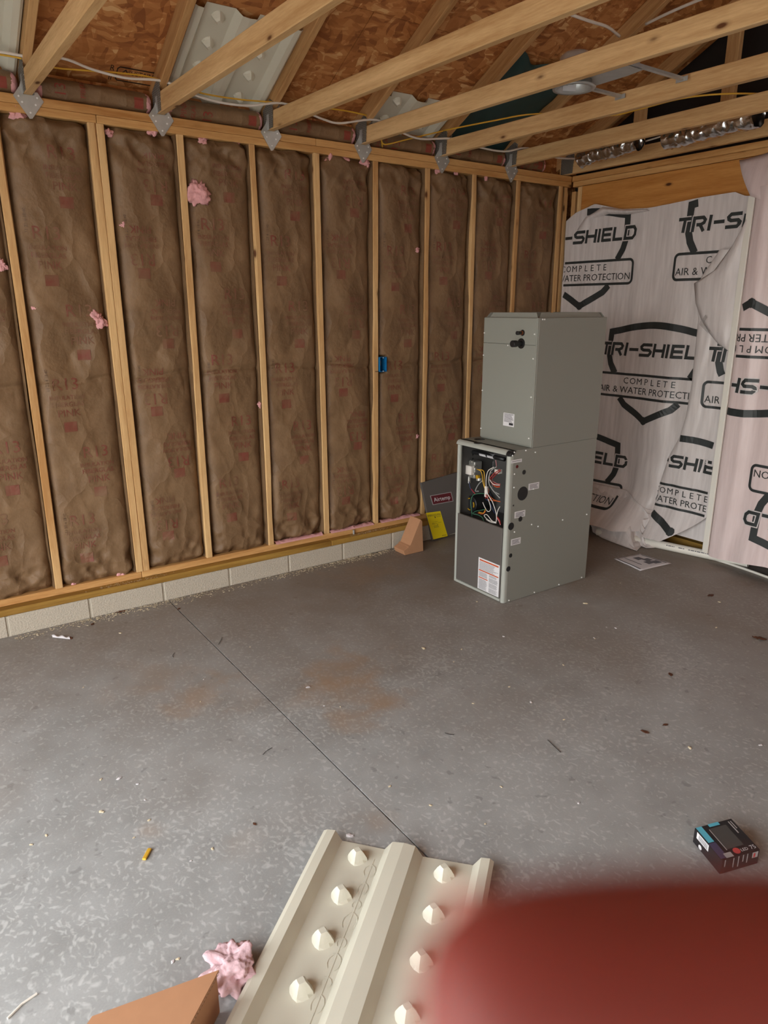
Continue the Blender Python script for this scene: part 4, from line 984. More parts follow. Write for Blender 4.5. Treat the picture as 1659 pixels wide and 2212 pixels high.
# lower door with warning label
dz = 0.446
door = MB().box((X0+0.006, Y0+0.036, 0.022), (X0+0.022, Y1-0.024, dz)).build('lower_door', M['door_grey'], F, bevel=0.003)
MB().box((X0+0.004, Y0+0.034, 0.003), (X0+0.026, Y1-0.022, 0.019)).build('base_rail', M['trim_grey'], F, bevel=0.002)
xf = X0+0.0055
def front(a, b): return (xf-0.0004, a, b)
q0 = at(1034, 1203, 0, xf); q1 = at(1075, 1297, 0, xf); ly0, ly1, lz0, lz1 = q0[1], Y0+0.042, 0.026, q0[2]
lb = MB().box((xf-0.0002, ly1, lz0), (xf+0.001, ly0, lz1)).build('warning_label', M['label'], door)
orp = P2(); ik = P2(); wl0 = ly0-ly1; hl = lz1-lz0
def LX(u): return ly0-u*wl0
def LZ(v): return lz1-v*hl
def lrect(pp, u0, v0, u1, v1): pp.rect(LX(u0), LZ(v0), LX(u1), LZ(v1))
lrect(orp, .06, .04, .95, .085); lrect(orp, .04, .37, .96, .405); lrect(orp, .04, .605, .47, .635)
rl_ = random.Random(5)
for v in np.arange(.11, .35, .026): lrect(ik, .05, v, .95-rl_.random()*.25, v+.009)
for v in np.arange(.43, .59, .018): lrect(ik, .05, v, .46-rl_.random()*.06, v+.007)
for v in np.arange(.66, .97, .018): lrect(ik, .05, v, .46-rl_.random()*.08, v+.007)
for v in np.arange(.43, .97, .018):
    if int(v*55) % 9: lrect(ik, .53, v, .95-rl_.random()*.08, v+.007)
orp.build('label_bar', M['orange_bar'], lambda a, b: (xf-0.0008, a, b), lb); ik.build('label_text', M['ink'], lambda a, b: (xf-0.0007, a, b), lb)
# inside of the open compartment
cz0, cz1, cx1 = dz-0.03, FH-0.03, X0+0.30
cmp_ = MB(); cmp_.box((cx1, Y0+th, 0.02), (cx1+0.004, Y1-th, FH-0.004)).box((X0+0.03, Y1-th-0.003, 0.02), (cx1, Y1-th-0.0005, FH-0.005)).box((X0+0.03, Y0+th+0.0005, 0.02), (cx1, Y0+th+0.003, FH-0.005)).box((X0+0.03, Y0+th+0.003, cz0-0.004), (cx1, Y1-th-0.003, cz0))
comp = cmp_.build('compartment_liner', M['inner'], F)
MB().box((X0+0.012, Y1-0.032, cz0), (X0+0.016, Y1-0.027, FH-0.03)).build('door_seal', M['trim_grey'], F)
def C(px, py, x): return at(px, py, 0, X0+x)
def lab(px0, py0, px1, py1, x, parent=F, lines=4):
    a = C(px0, py0, x); b_ = C(px1, py1, x)
    o = MB().box((X0+x, min(a[1], b_[1]), min(a[2], b_[2])), (X0+x+0.0008, max(a[1], b_[1]), max(a[2], b_[2]))).build('label_sheet', M['label'], parent)
    p = P2(); H_ = abs(a[2]-b_[2]); W2 = abs(a[1]-b_[1])
    for k in range(lines): p.rect(max(a[1], b_[1])-W2*.08, max(a[2], b_[2])-H_*(k+.45)/lines, max(a[1], b_[1])-W2*(.9-.25*((k*7) % 3)/3), max(a[2], b_[2])-H_*(k+.75)/lines)
    p.build('label_text', M['ink'], lambda u_, v_: (X0+x-0.0005, u_, v_), o)
MB().box((cx1-0.003, C(1014, 990, .29)[1]-.0, C(1014, 1045, .29)[2]), (cx1-0.001, Y1-0.008, C(1014, 985, .29)[2])).build('inner_label', M['label'], F)
pl_ = P2()
zt_, zb2, yy0, yy1 = C(1014, 985, .29)[2], C(1014, 1045, .29)[2], C(1014, 990, .29)[1], Y1-0.008
for k in range(14): pl_.rect(yy1-.006, zt_-.01-(zt_-zb2-.015)*k/14, yy0+.006, zt_-.01-(zt_-zb2-.015)*k/14-(.008 if k in (4, 7) else .003))
pl_.build('label_text', M['ink'], lambda a, b: (cx1-0.0036, a, b), F)
# black gas pipe with elbow along the top
g0 = C(1019, 998, .13); g1 = C(1019, 982, .13); g2 = C(1026, 977, .13); g3 = C(1090, 993, .13); g3[2] = g2[2]
MB().tube(catmull([g0, g1, g2, g3], 6), 0.0125, 12).build('gas_pipe', M['black'], F, smooth=True)
for px0, px1, py in ((1034, 1048, 981), (1051, 1064, 985)):
    a = C(px0, py, .115); b_ = C(px1, py, .115); b_[2] = a[2] = g2[2]
    MB().cyl(a+np.array([0.016, 0, 0]), b_+np.array([0.016, 0, 0]), 0.0134, 14).build('pipe_label', M['label'], F)
# gas valve
gv = C(1020, 1012, .12); vy, vz = gv[1], gv[2]
val = MB().box((X0+.10, vy-.045, vz-.055), (X0+.16, vy+.045, vz+.05)).build('gas_valve', M['alu'], F, bevel=0.008, seg=2)
MB().box((X0+.075, vy-.04, vz-.03), (X0+.10, vy+.012, vz+.025)).build('valve_cover', M['whiteplastic'], val, bevel=0.003)
for k in range(7):
    a_ = k*0.9; MB().cyl((X0+.095, vy+.045*math.cos(a_), vz+.05*math.sin(a_)), (X0+.12, vy+.045*math.cos(a_), vz+.05*math.sin(a_)), 0.008, 8).build('valve_boss', M['alu'], val)
MB().cyl((X0+.11, vy+.015, vz-.09), (X0+.11, vy+.015, vz-.05), 0.014, 14).build('valve_outlet', M['alu'], val)
kb = C(1033, 1030, .11); MB().cyl((X0+.10, kb[1], kb[2]), (X0+.115, kb[1], kb[2]), 0.012, 14).build('yellow_knob', M['brass'], val)
MB().cyl((X0+.12, kb[1], kb[2]-.022), (X0+.12, kb[1], kb[2]-.006), 0.02, 16).build('pressure_tap', M['alu'], val)
# inducer motor and dark cylinder, board
im = C(1030, 1086, .16); MB().cyl((X0+.11, im[1], im[2]), (X0+.24, im[1], im[2]), 0.05, 24).build('inducer_motor', M['black'], F, bevel=0.004)
MB().cyl((X0+.106, im[1], im[2]), (X0+.11, im[1], im[2]), 0.028, 20).build('motor_hub', M['hole'], F)
for a0_ in (0.6, 2.6, 4.6): MB().tube([(X0+.104, im[1]+.036*math.cos(a0_+q), im[2]+.036*math.sin(a0_+q)) for q in np.linspace(0, .9, 7)], 0.0035, 6).build('motor_rim', M['brass'], F)
im2 = C(1013, 1103, .2); MB().cyl((X0+.19, im2[1], im2[2]), (X0+.28, im2[1], im2[2]), 0.045, 20).build('blower_housing', M['rubber'], F)
for (px, py) in ((1003, 981), (1005, 1052)):
    p_ = C(px, py, .295); MB().cyl((cx1-.004, p_[1], p_[2]), (cx1-.002, p_[1], p_[2]), 0.013, 16).build('grommet', M['black'], F)
p_ = C(997, 1100, .295); MB().cyl((cx1-.004, p_[1], p_[2]), (cx1-.0015, p_[1], p_[2]), 0.018, 18).build('inspection_cap', M['galv'], F)
bo = C(1078, 1042, .16); bd = MB().box((X0+.15, Y0+.025, bo[2]-.11), (X0+.156, Y0+.13, bo[2]+.10)).build('control_board', M['board'], F)
rb = random.Random(11)
for k in range(26):
    yy = Y0+.03+rb.random()*.09; zz = bo[2]-.10+rb.random()*.18; s_ = 0.004+rb.random()*.009
    MB().box((X0+.15-.004-rb.random()*.012, yy, zz), (X0+.15, yy+s_, zz+s_*1.4)).build('component', M[rb.choice(['black', 'whiteplastic', 'hole', 'rubber', 'brass'])], bd)
MB().box((X0+.09, C(1074, 1018, .1)[1]-.02, C(1074, 1018, .1)[2]-.012), (X0+.12, C(1074, 1018, .1)[1]+.012, C(1074, 1018, .1)[2]+.012)).build('plug', M['whiteplastic'], F)
cn = C(1050, 1062, .06); MB().box((X0+.055, cn[1]-.010, cn[2]-.032), (X0+.068, cn[1]+.010, cn[2]+.032)).build('plug', M['whiteplastic'], F, bevel=0.002)
WC = {'w': (222, 216, 208), 'y': (216, 168, 52), 'o': (206, 98, 48), 'r': (176, 36, 34), 'b': (44, 58, 96), 'g': (58, 110, 84), 'k': (24, 24, 26), 'p': (206, 140, 140), 's': (150, 150, 146)}
for k, c_ in WC.items(): M['wire_'+k] = plain('wire_'+k, lin(*c_), 0.45)
WIRES = [('y', [(1030, 1013), (1040, 1020), (1043, 1040), (1047, 1055)], .07), ('y', [(1031, 1014), (1045, 1018), (1046, 1040), (1048, 1056)], .075), ('s', [(1043, 1038), (1034, 1046), (1027, 1060), (1034, 1061)], .09),
 ('w', [(1050, 1068), (1057, 1085), (1060, 1100), (1054, 1105), (1047, 1095), (1043, 1085)], .06), ('w', [(1067, 1009), (1054, 1018), (1050, 1040), (1053, 1065), (1064, 1085), (1072, 1110), (1072, 1130)], .05),
 ('s', [(1073, 1008), (1060, 1018), (1056, 1040), (1062, 1055), (1080, 1076)], .055), ('w', [(1057, 1035), (1066, 1046), (1080, 1048)], .065), ('r', [(1080, 1014), (1066, 1024), (1058, 1037), (1072, 1046), (1081, 1047)], .07),
 ('r', [(1082, 1016), (1068, 1028), (1060, 1040), (1070, 1050), (1080, 1050)], .075), ('o', [(1059, 1036), (1064, 1046), (1072, 1052), (1080, 1052)], .08), ('p', [(1060, 1036), (1072, 1044), (1081, 1046)], .085),
 ('o', [(1050, 1062), (1058, 1072), (1068, 1080), (1081, 1084)], .075), ('o', [(1052, 1050), (1056, 1060), (1052, 1072), (1058, 1080), (1079, 1083)], .09), ('g', [(1050, 1067), (1035, 1066), (1022, 1070), (1017, 1085), (1019, 1105), (1020, 1118)], .06),
 ('g', [(1020, 1110), (1028, 1104), (1040, 1102), (1048, 1100)], .08), ('g', [(1022, 1110), (1032, 1112), (1042, 1118), (1046, 1130)], .05), ('b', [(1013, 1040), (1016, 1054), (1023, 1064)], .08), ('r', [(1018, 1056), (1023, 1063), (1027, 1067)], .078),
 ('b', [(1049, 1078), (1058, 1085), (1064, 1100), (1070, 1110)], .1), ('b', [(1056, 1060), (1064, 1080), (1068, 1100)], .11), ('k', [(1058, 1060), (1066, 1085), (1072, 1100)], .1), ('w', [(1072, 1128), (1056, 1124), (1046, 1114), (1052, 1112), (1062, 1124), (1072, 1130)], .045),
 ('w', [(1072, 1130), (1060, 1128), (1050, 1122)], .05), ('p', [(1073, 1118), (1078, 1126), (1081, 1134)], .05), ('r', [(1074, 1116), (1079, 1124), (1082, 1133)], .055), ('y', [(1034, 1106), (1044, 1108), (1049, 1100)], .07), ('o', [(1032, 1108), (1043, 1110), (1049, 1104)], .075),
 ('w', [(1080, 1094), (1075, 1104), (1073, 1118)], .06), ('s', [(1079, 1068), (1066, 1060), (1057, 1045), (1056, 1030), (1062, 1020)], .1), ('r', [(1049, 1068), (1051, 1074), (1048, 1076)], .055), ('r', [(1050, 1068), (1054, 1073), (1053, 1077)], .057), ('p', [(1071, 994), (1072, 1002), (1073, 1010)], .1)]
rw = random.Random(2)
for col_, pix, x in WIRES:
    pts = catmull([C(a, b_, x+0.012*rw.uniform(-1, 1)) for a, b_ in pix], 6)
    MB().tube(pts, 0.0024 if col_ != 's' else 0.0034, 6).build('wire', M['wire_'+col_], F, smooth=True)
# near side: plugs, labels, screws
def SD(px, py): return at(px, py, 1, Y0)
for (px, py, r, m_) in ((1117, 1008, .0095, 'redplug'), (1132, 1020, .0135, 'hole'), (1129, 1066, .040, 'hole'), (1109, 1092, .005, 'hole'), (1124, 1121, .0155, 'hole'), (1104, 1137, .022, 'hole'), (1103, 1200, .0125, 'hole'), (1098, 1229, .016, 'hole')):
    c = SD(px, py); MB().cyl((c[0], Y0-0.0012, c[2]), (c[0], Y0+0.002, c[2]), r, 28).build('hole_plug', M[m_], side, bevel=0.0006)
for (px0, py0, px1, py1, nl) in ((1104, 994, 1127, 998, 1), (1142, 1047, 1164, 1053, 4), (1112, 1105, 1134, 1116, 4), (1104, 1164, 1124, 1175, 4)):
    a = SD(px0, py0+ (px1-px0)*0.0); b_ = SD(px1, py1); zc_ = (a[2]+b_[2])/2; hh = 0.009 if nl == 1 else 0.019
    lo = MB().box((a[0], Y0-0.0008, zc_-hh), (b_[0], Y0, zc_+hh)).build('label_sheet', M['label'], side)
    p = P2(); wv = b_[0]-a[0]
    for k in range(nl): p.rect(a[0]+wv*.1, zc_+hh*(.62-1.5*k/nl)-.002*(nl == 1)*3, b_[0]-wv*(.1+.2*((k*5) % 3)/3), zc_+hh*(.62-1.5*k/nl)-hh*(.16 if nl > 1 else .4))
    p.build('label_text', M['ink'], lambda u_, v_: (u_, Y0-0.0013, v_), lo)
for (px, py) in ((1101, 985), (1111, 976), (1136, 968), (1156, 977), (1111, 1024), (1110, 1053), (1152, 1056), (1148, 1133), (1162, 1137), (1215, 1123), (1267, 1111), (1111, 1149), (1207, 1264), (1154, 1280), (1099, 1297), (1256, 1248)):
    c = SD(px, py); c[0] = min(max(c[0], X0+.02), X1-.012); c[2] = min(max(c[2], .012), FH-.008)
    MB().cyl((c[0], Y0-0.004, c[2]), (c[0], Y0, c[2]), 0.0042, 6).build('screw', M['screw'], side)

# coil cabinet on the furnace
KX, KZ0, KZ1 = 2.238, FH+0.001, 1.588; KY0, KY1 = Y0-0.004, Y1-0.03
K = thing('coil_cabinet', ((KX+X1)/2, (KY0+KY1)/2, KZ0), 'tall grey coil cabinet with capped pipe stubs, standing on the furnace', 'coil cabinet')
kb_ = MB().box((KX+0.008, KY0, KZ0), (X1, KY1, KZ1)).build('cabinet_shell', M['cab'], K, bevel=0.002)
zs_ = at(1045, 740, 0, KX)[2]
MB().box((KX, KY0+0.012, KZ0+0.008), (KX+0.0075, KY1-0.003, zs_-0.0008)).build('front_panel', M['cab'], K, bevel=0.0015)
fpn = [o_ for o_ in bpy.data.objects if o_.name.startswith('front_panel')][-1]
MB().box((KX, KY0+0.012, zs_+0.0008), (KX+0.0075, KY1-0.003, KZ1-0.002)).build('upper_front_panel', M['cab'], K, bevel=0.0015)
MB().box((KX+0.002, KY0+0.001, KZ0+0.002), (KX+0.0076, KY0+0.0115, KZ1-0.001)).build('corner_flange', M['cab'], K)
# duct flange round the top
rim = MB()
def lip(p0, p1, inx, iny):
    a = np.array(p0); b2 = np.array(p1); dd = (b2-a)/np.linalg.norm(b2-a)
    up = np.array([inx*0.008, iny*0.008, 0.026]); rim.add([a, b2, b2+up-dd*0.02, a+up+dd*0.02], [(0, 1, 2, 3)])
lip((KX+.028, KY0+.03, KZ1), (KX+.028, KY1-.02, KZ1), 1, 0); lip((KX+.03, KY0+.022, KZ1), (X1-.02, KY0+.022, KZ1), 0, 1)
lip((X1-.010, KY0+.012, KZ1), (X1-.010, KY1-.012, KZ1), -1, 0); lip((KX+.012, KY1-.010, KZ1), (X1-.012, KY1-.010, KZ1), 0, -1)
rim.build('duct_flange', M['cab'], K, solid=0.0012)
for (px, py, r, L2) in ((1129, 719, .011, .045), (1126, 742, .019, .07)):
    c = at(px, py, 0, KX); MB().cyl((KX-.003, c[1], c[2]), (KX+.001, c[1], c[2]), r*1.45, 24).build('grommet', M['black'], K, bevel=0.001)
    st = MB().cyl((KX-L2*.75, c[1], c[2]), (KX-.003, c[1], c[2]), r*.72, 16).build('pipe_stub', M['black'], K)
    MB().cyl((KX-L2, c[1], c[2]), (KX-L2*.55, c[1], c[2]), r*.95, 16).build('pipe_cap', M['black'], st, bevel=0.002)
    if r < .015: MB().cyl((KX-.012, c[1], c[2]), (KX-.004, c[1], c[2]), r*1.0, 16).build('copper_collar', M['copper'], st)
a = at(1088, 891, 0, KX); b_ = at(1110, 923, 0, KX)
lk = MB().box((KX-.0008, b_[1], b_[2]), (KX+.0002, a[1], a[2])).build('rating_label', M['label'], K)
p = P2(); W2 = a[1]-b_[1]; H2 = a[2]-b_[2]
for k in range(7): p.rect(a[1]-W2*.08, a[2]-H2*(.06+.095*k), a[1]-W2*(.92-.2*((k*3) % 4)/4), a[2]-H2*(.095+.095*k))
p.rect(a[1]-W2*.55, a[2]-H2*.72, a[1]-W2*.92, a[2]-H2*.9)
p.build('label_text', M['ink_dark'], lambda u_, v_: (KX-.0013, u_, v_), lk)
for (px, py) in ((1046, 719), (1156, 722), (1045, 767), (1153, 775), (1042, 843), (1148, 858), (1039, 925), (1143, 947), (1098, 746)):
    c = at(px, py, 0, KX); c[1] = min(max(c[1], KY0+.02), KY1-.01); MB().cyl((KX-.004, c[1], c[2]), (KX, c[1], c[2]), 0.004, 6).build('screw', M['screw'], K)
for (px, py) in ((1172, 690), (1176, 690)):
    c = at(px, py, 1, KY0); MB().cyl((c[0], KY0-.004, c[2]), (c[0], KY0, c[2]), 0.004, 6).build('screw', M['screw'], K)

# ================================================================== LEANING FURNACE DOOR
bl_ = np.array([2.462, -0.088, 0.004]); r_ = math.radians(5.0)
upv = np.array([-0.010, 0.085, 0.425]); upv /= np.linalg.norm(upv); rt0 = np.array([1.0, 0, 0])
rt = rt0*math.cos(r_)+upv*math.sin(r_); upv = upv*math.cos(r_)-rt0*math.sin(r_); nrm = np.cross(rt, upv); nrm /= np.linalg.norm(nrm)
if nrm[1] > 0: nrm = -nrm
bl_[2] = 0.006
Wd, Hd = 0.36, 0.435
dr = thing('furnace_door', tuple(bl_+rt*.2), 'dark grey furnace door leaning on the wall, with a yellow label', 'door panel')
leaf = MB().obox(bl_+rt*Wd/2+upv*Hd/2-nrm*0.010, (rt, upv, nrm), (Wd/2, Hd/2, 0.010)).build('door_leaf', M['door_grey'], dr, bevel=0.003, seg=2)
def DL(px, py):
    p_ = atp(px, py, bl_, nrm); return np.dot(p_-bl_, rt), np.dot(p_-bl_, upv)
def dmap(off): return lambda a_, b2: bl_+rt*a_+upv*b2+nrm*off
y0_ = [DL(*q) for q in ((921, 1108), (952, 1103), (967, 1157), (936, 1165))]
def quadmap(Q, off):
    Q = [np.array(q) for q in Q]
    def f(u_, v_):
        p_ = Q[0]*(1-u_)*(1-v_)+Q[1]*u_*(1-v_)+Q[2]*u_*v_+Q[3]*(1-u_)*v_
        return bl_+rt*p_[0]+upv*p_[1]+nrm*off
    return f
yp = P2(); yp.rect(0, 0, 1, 1); yl_ = yp.build('energy_label', M['yellow_lab'], quadmap(y0_, 0.001), leaf)
def ut(pp, s, u_, v_, su, sv):
    V, Fc = text2d(s); wmax = V[:, 0].max()-V[:, 0].min(); hmax = V[:, 1].max()-V[:, 1].min()
    pp.add([(u_+a_/wmax*su, v_-b2/hmax*sv) for a_, b2 in V], Fc)
yi = P2(); ut(yi, 'ENERGYGUIDE', .5, .12, .88, .075); yi.disc(.53, .215, .04, 10, .02); yi.rect(.51, .15, .55, .2); ut(yi, '92.1', .36, .44, .26, .05)
yi.rect(.25, .52, .56, .53); yi.rect(.54, .46, .56, .53)
for v in (.18, .2, .37, .56, .58): yi.rect(.62 if v < .3 else .25, v, .92 if v < .3 else .6, v+.006)
yi.rect(.62, .42, .86, .427); yi.rect(.62, .93, .92, .945)
yi.build('label_text', M['ink_dark'], quadmap(y0_, 0.0016), yl_)
mq = [DL(*q) for q in ((932, 1071), (975, 1062), (979, 1080), (937, 1089))]
bp2 = P2(); bp2.rect(-.03, -.06, 1.03, 1.06); bdg = bp2.build('name_badge', M['silver'], quadmap(mq, 0.001), leaf)
bp3 = P2(); bp3.rect(0, 0, 1, 1); bp3.build('badge_field', M['maroon'], quadmap(mq, 0.0015), bdg)
bp4 = P2(); ut(bp4, 'Airtemp', .5, .52, .82, .62); bp4.build('badge_lettering', M['label'], quadmap(mq, 0.002), bdg)

# ================================================================== CARDBOARD WEDGE, PAPERS, BOXES
cw = thing('cardboard_corner', (2.18, -0.16, 0), 'folded brown cardboard corner piece standing against the sill', 'cardboard')
w0 = at(872, 1200, 2, 0); w1 = at(916, 1192, 2, 0); w2 = at(850, 1190, 2, 0.01)
yF = -0.222; yBk = -0.105
prof = [(2.112, 0.002), (2.100, 0.035), (2.155, 0.062), (2.243, 0.238), (2.258, 0.225), (2.272, 0.002)]
MB().prism(prof, 1, yF, yBk).build('folded_board', M['card'], cw, bevel=0.0015)
MB().obox((2.148, (yF+yBk)/2, 0.060), ((0.9, 0, 0.43), (0, 1, 0), (-0.43, 0, 0.9)), (0.008, 0.06, 0.0012)).build('creased_flap', M['card'], cw)
# sheet of paper
pq = [at(*q, 2, 0.003) for q in ((1326, 1207), (1382, 1196), (1451, 1217), (1383, 1233))]
pp = thing('paper_sheet', tuple((pq[0]+pq[2])/2), 'white printed sheet of paper lying beside the furnace', 'paper')
def pmap(z):
    def f(u_, v_):
        p_ = pq[0]*(1-u_)*(1-v_)+pq[1]*u_*(1-v_)+pq[2]*u_*v_+pq[3]*(1-u_)*v_; return (p_[0], p_[1], z+0.003*abs(noise.noise(Vector((u_*2.5, v_*2.5, 0)))))
    return f
b = MB(); b.grid([[pmap(0.003)(i/10, j/10) for j in range(11)] for i in range(11)]); b.build('sheet', M['paper'], pp, smooth=True, solid=0.0004)
pi_ = P2(); pi_.rect(.06, .05, .10, .92, 1, 8); pi_.rect(.30, .08, .33, .7, 1, 8)
for (a_, b2) in ((.5, .2), (.62, .38), (.5, .56), (.66, .62)): pi_.rect(a_, b2, a_+.22, b2+.2, 4, 4)
pi_.rect(.92, .1, .95, .9, 1, 8)
pi_.build('printed_drawing', M['ink'], pmap(0.0042), pp)
# open carton at the near edge
ch = 0.122; ca = np.array([-0.190, -2.603, 0]); e1 = np.array([-0.272, 0.052, 0]); e2 = np.array([-0.20, -0.30, 0])
e2 = at(415, 2212, 2, ch)-at(475, 2098, 2, ch); e2 = e2/np.linalg.norm(e2)*0.22; ca[0] -= 0.012
cb = thing('cardboard_box', tuple(ca+e1*.5+e2*.5), 'closed brown cardboard box beside the loose vent', 'box')
P8 = [ca, ca+e2, ca+e1+e2, ca+e1]
MB().hexa([p_+np.array([0, 0, 0.001]) for p_ in P8[::1]]+[p_+np.array([0, 0, ch]) for p_ in P8]).build('carton', M['card'], cb, bevel=0.002)
# corrugated edge of the top flap
n2 = np.array([0, 0, 1.0]); u2 = e2/np.linalg.norm(e2); o2 = np.cross(u2, n2); o2 = o2 if np.dot(o2, e1) < 0 else -o2
top_l = MB().obox(ca+e1*.5+e2*.5+np.array([0, 0, ch+0.0035])+o2*0.002, (e1/np.linalg.norm(e1), u2, (0, 0, 1)), (np.linalg.norm(e1)/2+0.002, np.linalg.norm(e2)/2+0.003, 0.0026)).build('top_flap', M['card'], cb)
ce = MB(); Pw = []
nw = 90; Ln = np.linalg.norm(e2)
for i in range(nw+1):
    p_ = ca+u2*Ln*i/nw+o2*0.0065; w__ = 0.0017*math.sin(i*1.6)
    Pw.append([p_+np.array([0, 0, ch+0.0035+w__-0.0006]), p_+np.array([0, 0, ch+0.0035+w__+0.0006])])
ce.grid(Pw).build('corrugated_edge', M['card_edge'], cb, solid=0.001)
# pink piece of insulation beside it
bm = bmesh.new(); bmesh.ops.create_icosphere(bm, subdivisions=5, radius=1.0); b = MB(); pc = np.array([-0.138, -2.535, 0.0])
for v in bm.verts:
    p_ = v.co; k_ = 1+0.55*noise.noise(p_*1.7)+0.3*noise.noise(p_*3.1)+0.14*noise.noise(p_*7)+0.10*noise.noise(p_*15)
    b.v.append((pc[0]+p_.x*k_*0.062, pc[1]+p_.y*k_*0.062, max(0.001, 0.03+p_.z*k_*0.036)))
b.f = [tuple(v.index for v in f.verts) for f in bm.faces]; bm.free()
tag(b.build('insulation_scrap', M['pale_pink'], loc=pc, smooth=True, fix=False), 'torn tuft of pale pink insulation behind the cardboard box', 'insulation')
# small lamp carton
h_ = 0.054; FLc = np.array([1.198, -3.054, 0]); ea = np.array([0.138, -0.042, 0]); eb = np.array([0.058, 0.126, 0])
lbx = thing('light_bulb_box', tuple(FLc+ea/2+eb/2), 'small black lamp carton with clear window and cyan stickers', 'box')
Q8 = [FLc, FLc+ea, FLc+ea+eb, FLc+eb]; zz1 = np.array([0, 0, 0.001]); zz2 = np.array([0, 0, h_])
MB().hexa([q+zz1 for q in Q8]+[q+zz2 for q in Q8]).build('carton', M['boxblack'], lbx, bevel=0.002)
ctn = lbx.children[0]
def topm(off): return lambda a_, b2: FLc+ea*a_+eb*b2+np.array([0, 0, h_+off])
def frm(off):
    nn = np.array([eb[0], eb[1], 0]); nn = -nn/np.linalg.norm(nn); return lambda a_, b2: FLc+ea*a_+np.array([0, 0, h_*b2])+nn*off
def lfm(off):
    nn = -ea/np.linalg.norm(ea); return lambda a_, b2: FLc+eb*a_+np.array([0, 0, h_*b2])+nn*off
def pr(mat_, fn_, *rects, name='printed_panel'):
    p_ = P2()
    for r in rects: p_.rect(*r)
    return p_.build(name, M[mat_], fn_, ctn)
pr('inner', topm(.0006), (.30, .22, .74, .86), name='clear_window'); pr('silver', topm(.0012), (.27, .2, .29, .84))
pr('cyan', topm(.0009), (.34, .9, .62, .99)); pr('cyan', topm(.0009), (.02, .50, .17, .98)); pr('violet', topm(.0008), (.0, .03, .18, .48)); pr('silver', topm(.0012), (.13, .01, .32, .14))
tx = P2(); tx.text('LED', .66, .10, .11, math.pi*0.0); tx.text('75', .88, .10, .15)
tx.build('printed_text', M['label'], topm(.0013), ctn)
t2 = P2(); t2.rect(.84, .55, .87, .92)
t2.rect(.90, .68, .925, .92); t2.build('printed_bar', M['silver'], topm(.0012), ctn)
rd = P2(); rd.disc(.47, .12, .085, 20); rd.build('red_badge', M['redprint'], topm(.0012), ctn)
for k, (u_, v0_, v1_) in enumerate(((.08, .5, .95), (.3, .3, .92), (.43, .25, .95), (.55, .5, .95), (.66, .35, .95))): pr('silver', frm(.0008), (u_, v0_, u_+.025, v1_), name='printed_line')
pr('silver', frm(.0008), (.80, .55, .95, .92)); pr('redprint', frm(.0012), (.83, .6, .88, .86))
pr('label', lfm(.0008), (.45, .55, .88, .97), name='bar_code_label'); pr('ink_dark', lfm(.0012), *[(.5+.04*k, .6, .515+.04*k, .92) for k in range(8)], name='bar_code')
wd_ = P2(); wd_.disc(.72, .24, .06, 16, .14); wd_.build('round_sticker', M['label'], lfm(.0009), ctn)

# ================================================================== BITS ON THE FLOOR
def bit(name, px, py, size, m, label, cat, seed, flat=0.35, el=1.6, group=None):
    c = at(px, py, 2, 0.0); bm = bmesh.new(); bmesh.ops.create_icosphere(bm, subdivisions=2, radius=1.0); b = MB(); a_ = seed*1.7
    for v in bm.verts:
        p_ = v.co; k_ = 1+0.5*noise.noise(p_*1.4+Vector((seed, 0, 0))); q = (p_.x*k_*el*size, p_.y*k_*size, p_.z*k_*size*flat)
        b.v.append((c[0]+q[0]*math.cos(a_)-q[1]*math.sin(a_), c[1]+q[0]*math.sin(a_)+q[1]*math.cos(a_), max(0.0005, q[2]+size*flat*0.8)))
    b.f = [tuple(v.index for v in f.verts) for f in bm.faces]; bm.free()
    return tag(b.build(name, M[m], loc=c, fix=False), label, cat, group)
yb0, yb1 = at(311, 1857, 2, 0.004), at(324, 1833, 2, 0.004)
o = MB().obox((yb0+yb1)/2, ((yb1-yb0)/np.linalg.norm(yb1-yb0), np.cross([0, 0, 1], (yb1-yb0)/np.linalg.norm(yb1-yb0)), (0, 0, 1)), (np.linalg.norm(yb1-yb0)/2, 0.0065, 0.0035)).build('cable_sheath', M['ywire'], loc=(*((yb0+yb1)/2)[:2], 0), bevel=0.0025, seg=2)
tag(o, 'short yellow offcut of cable sheath on the bare concrete', 'scrap')
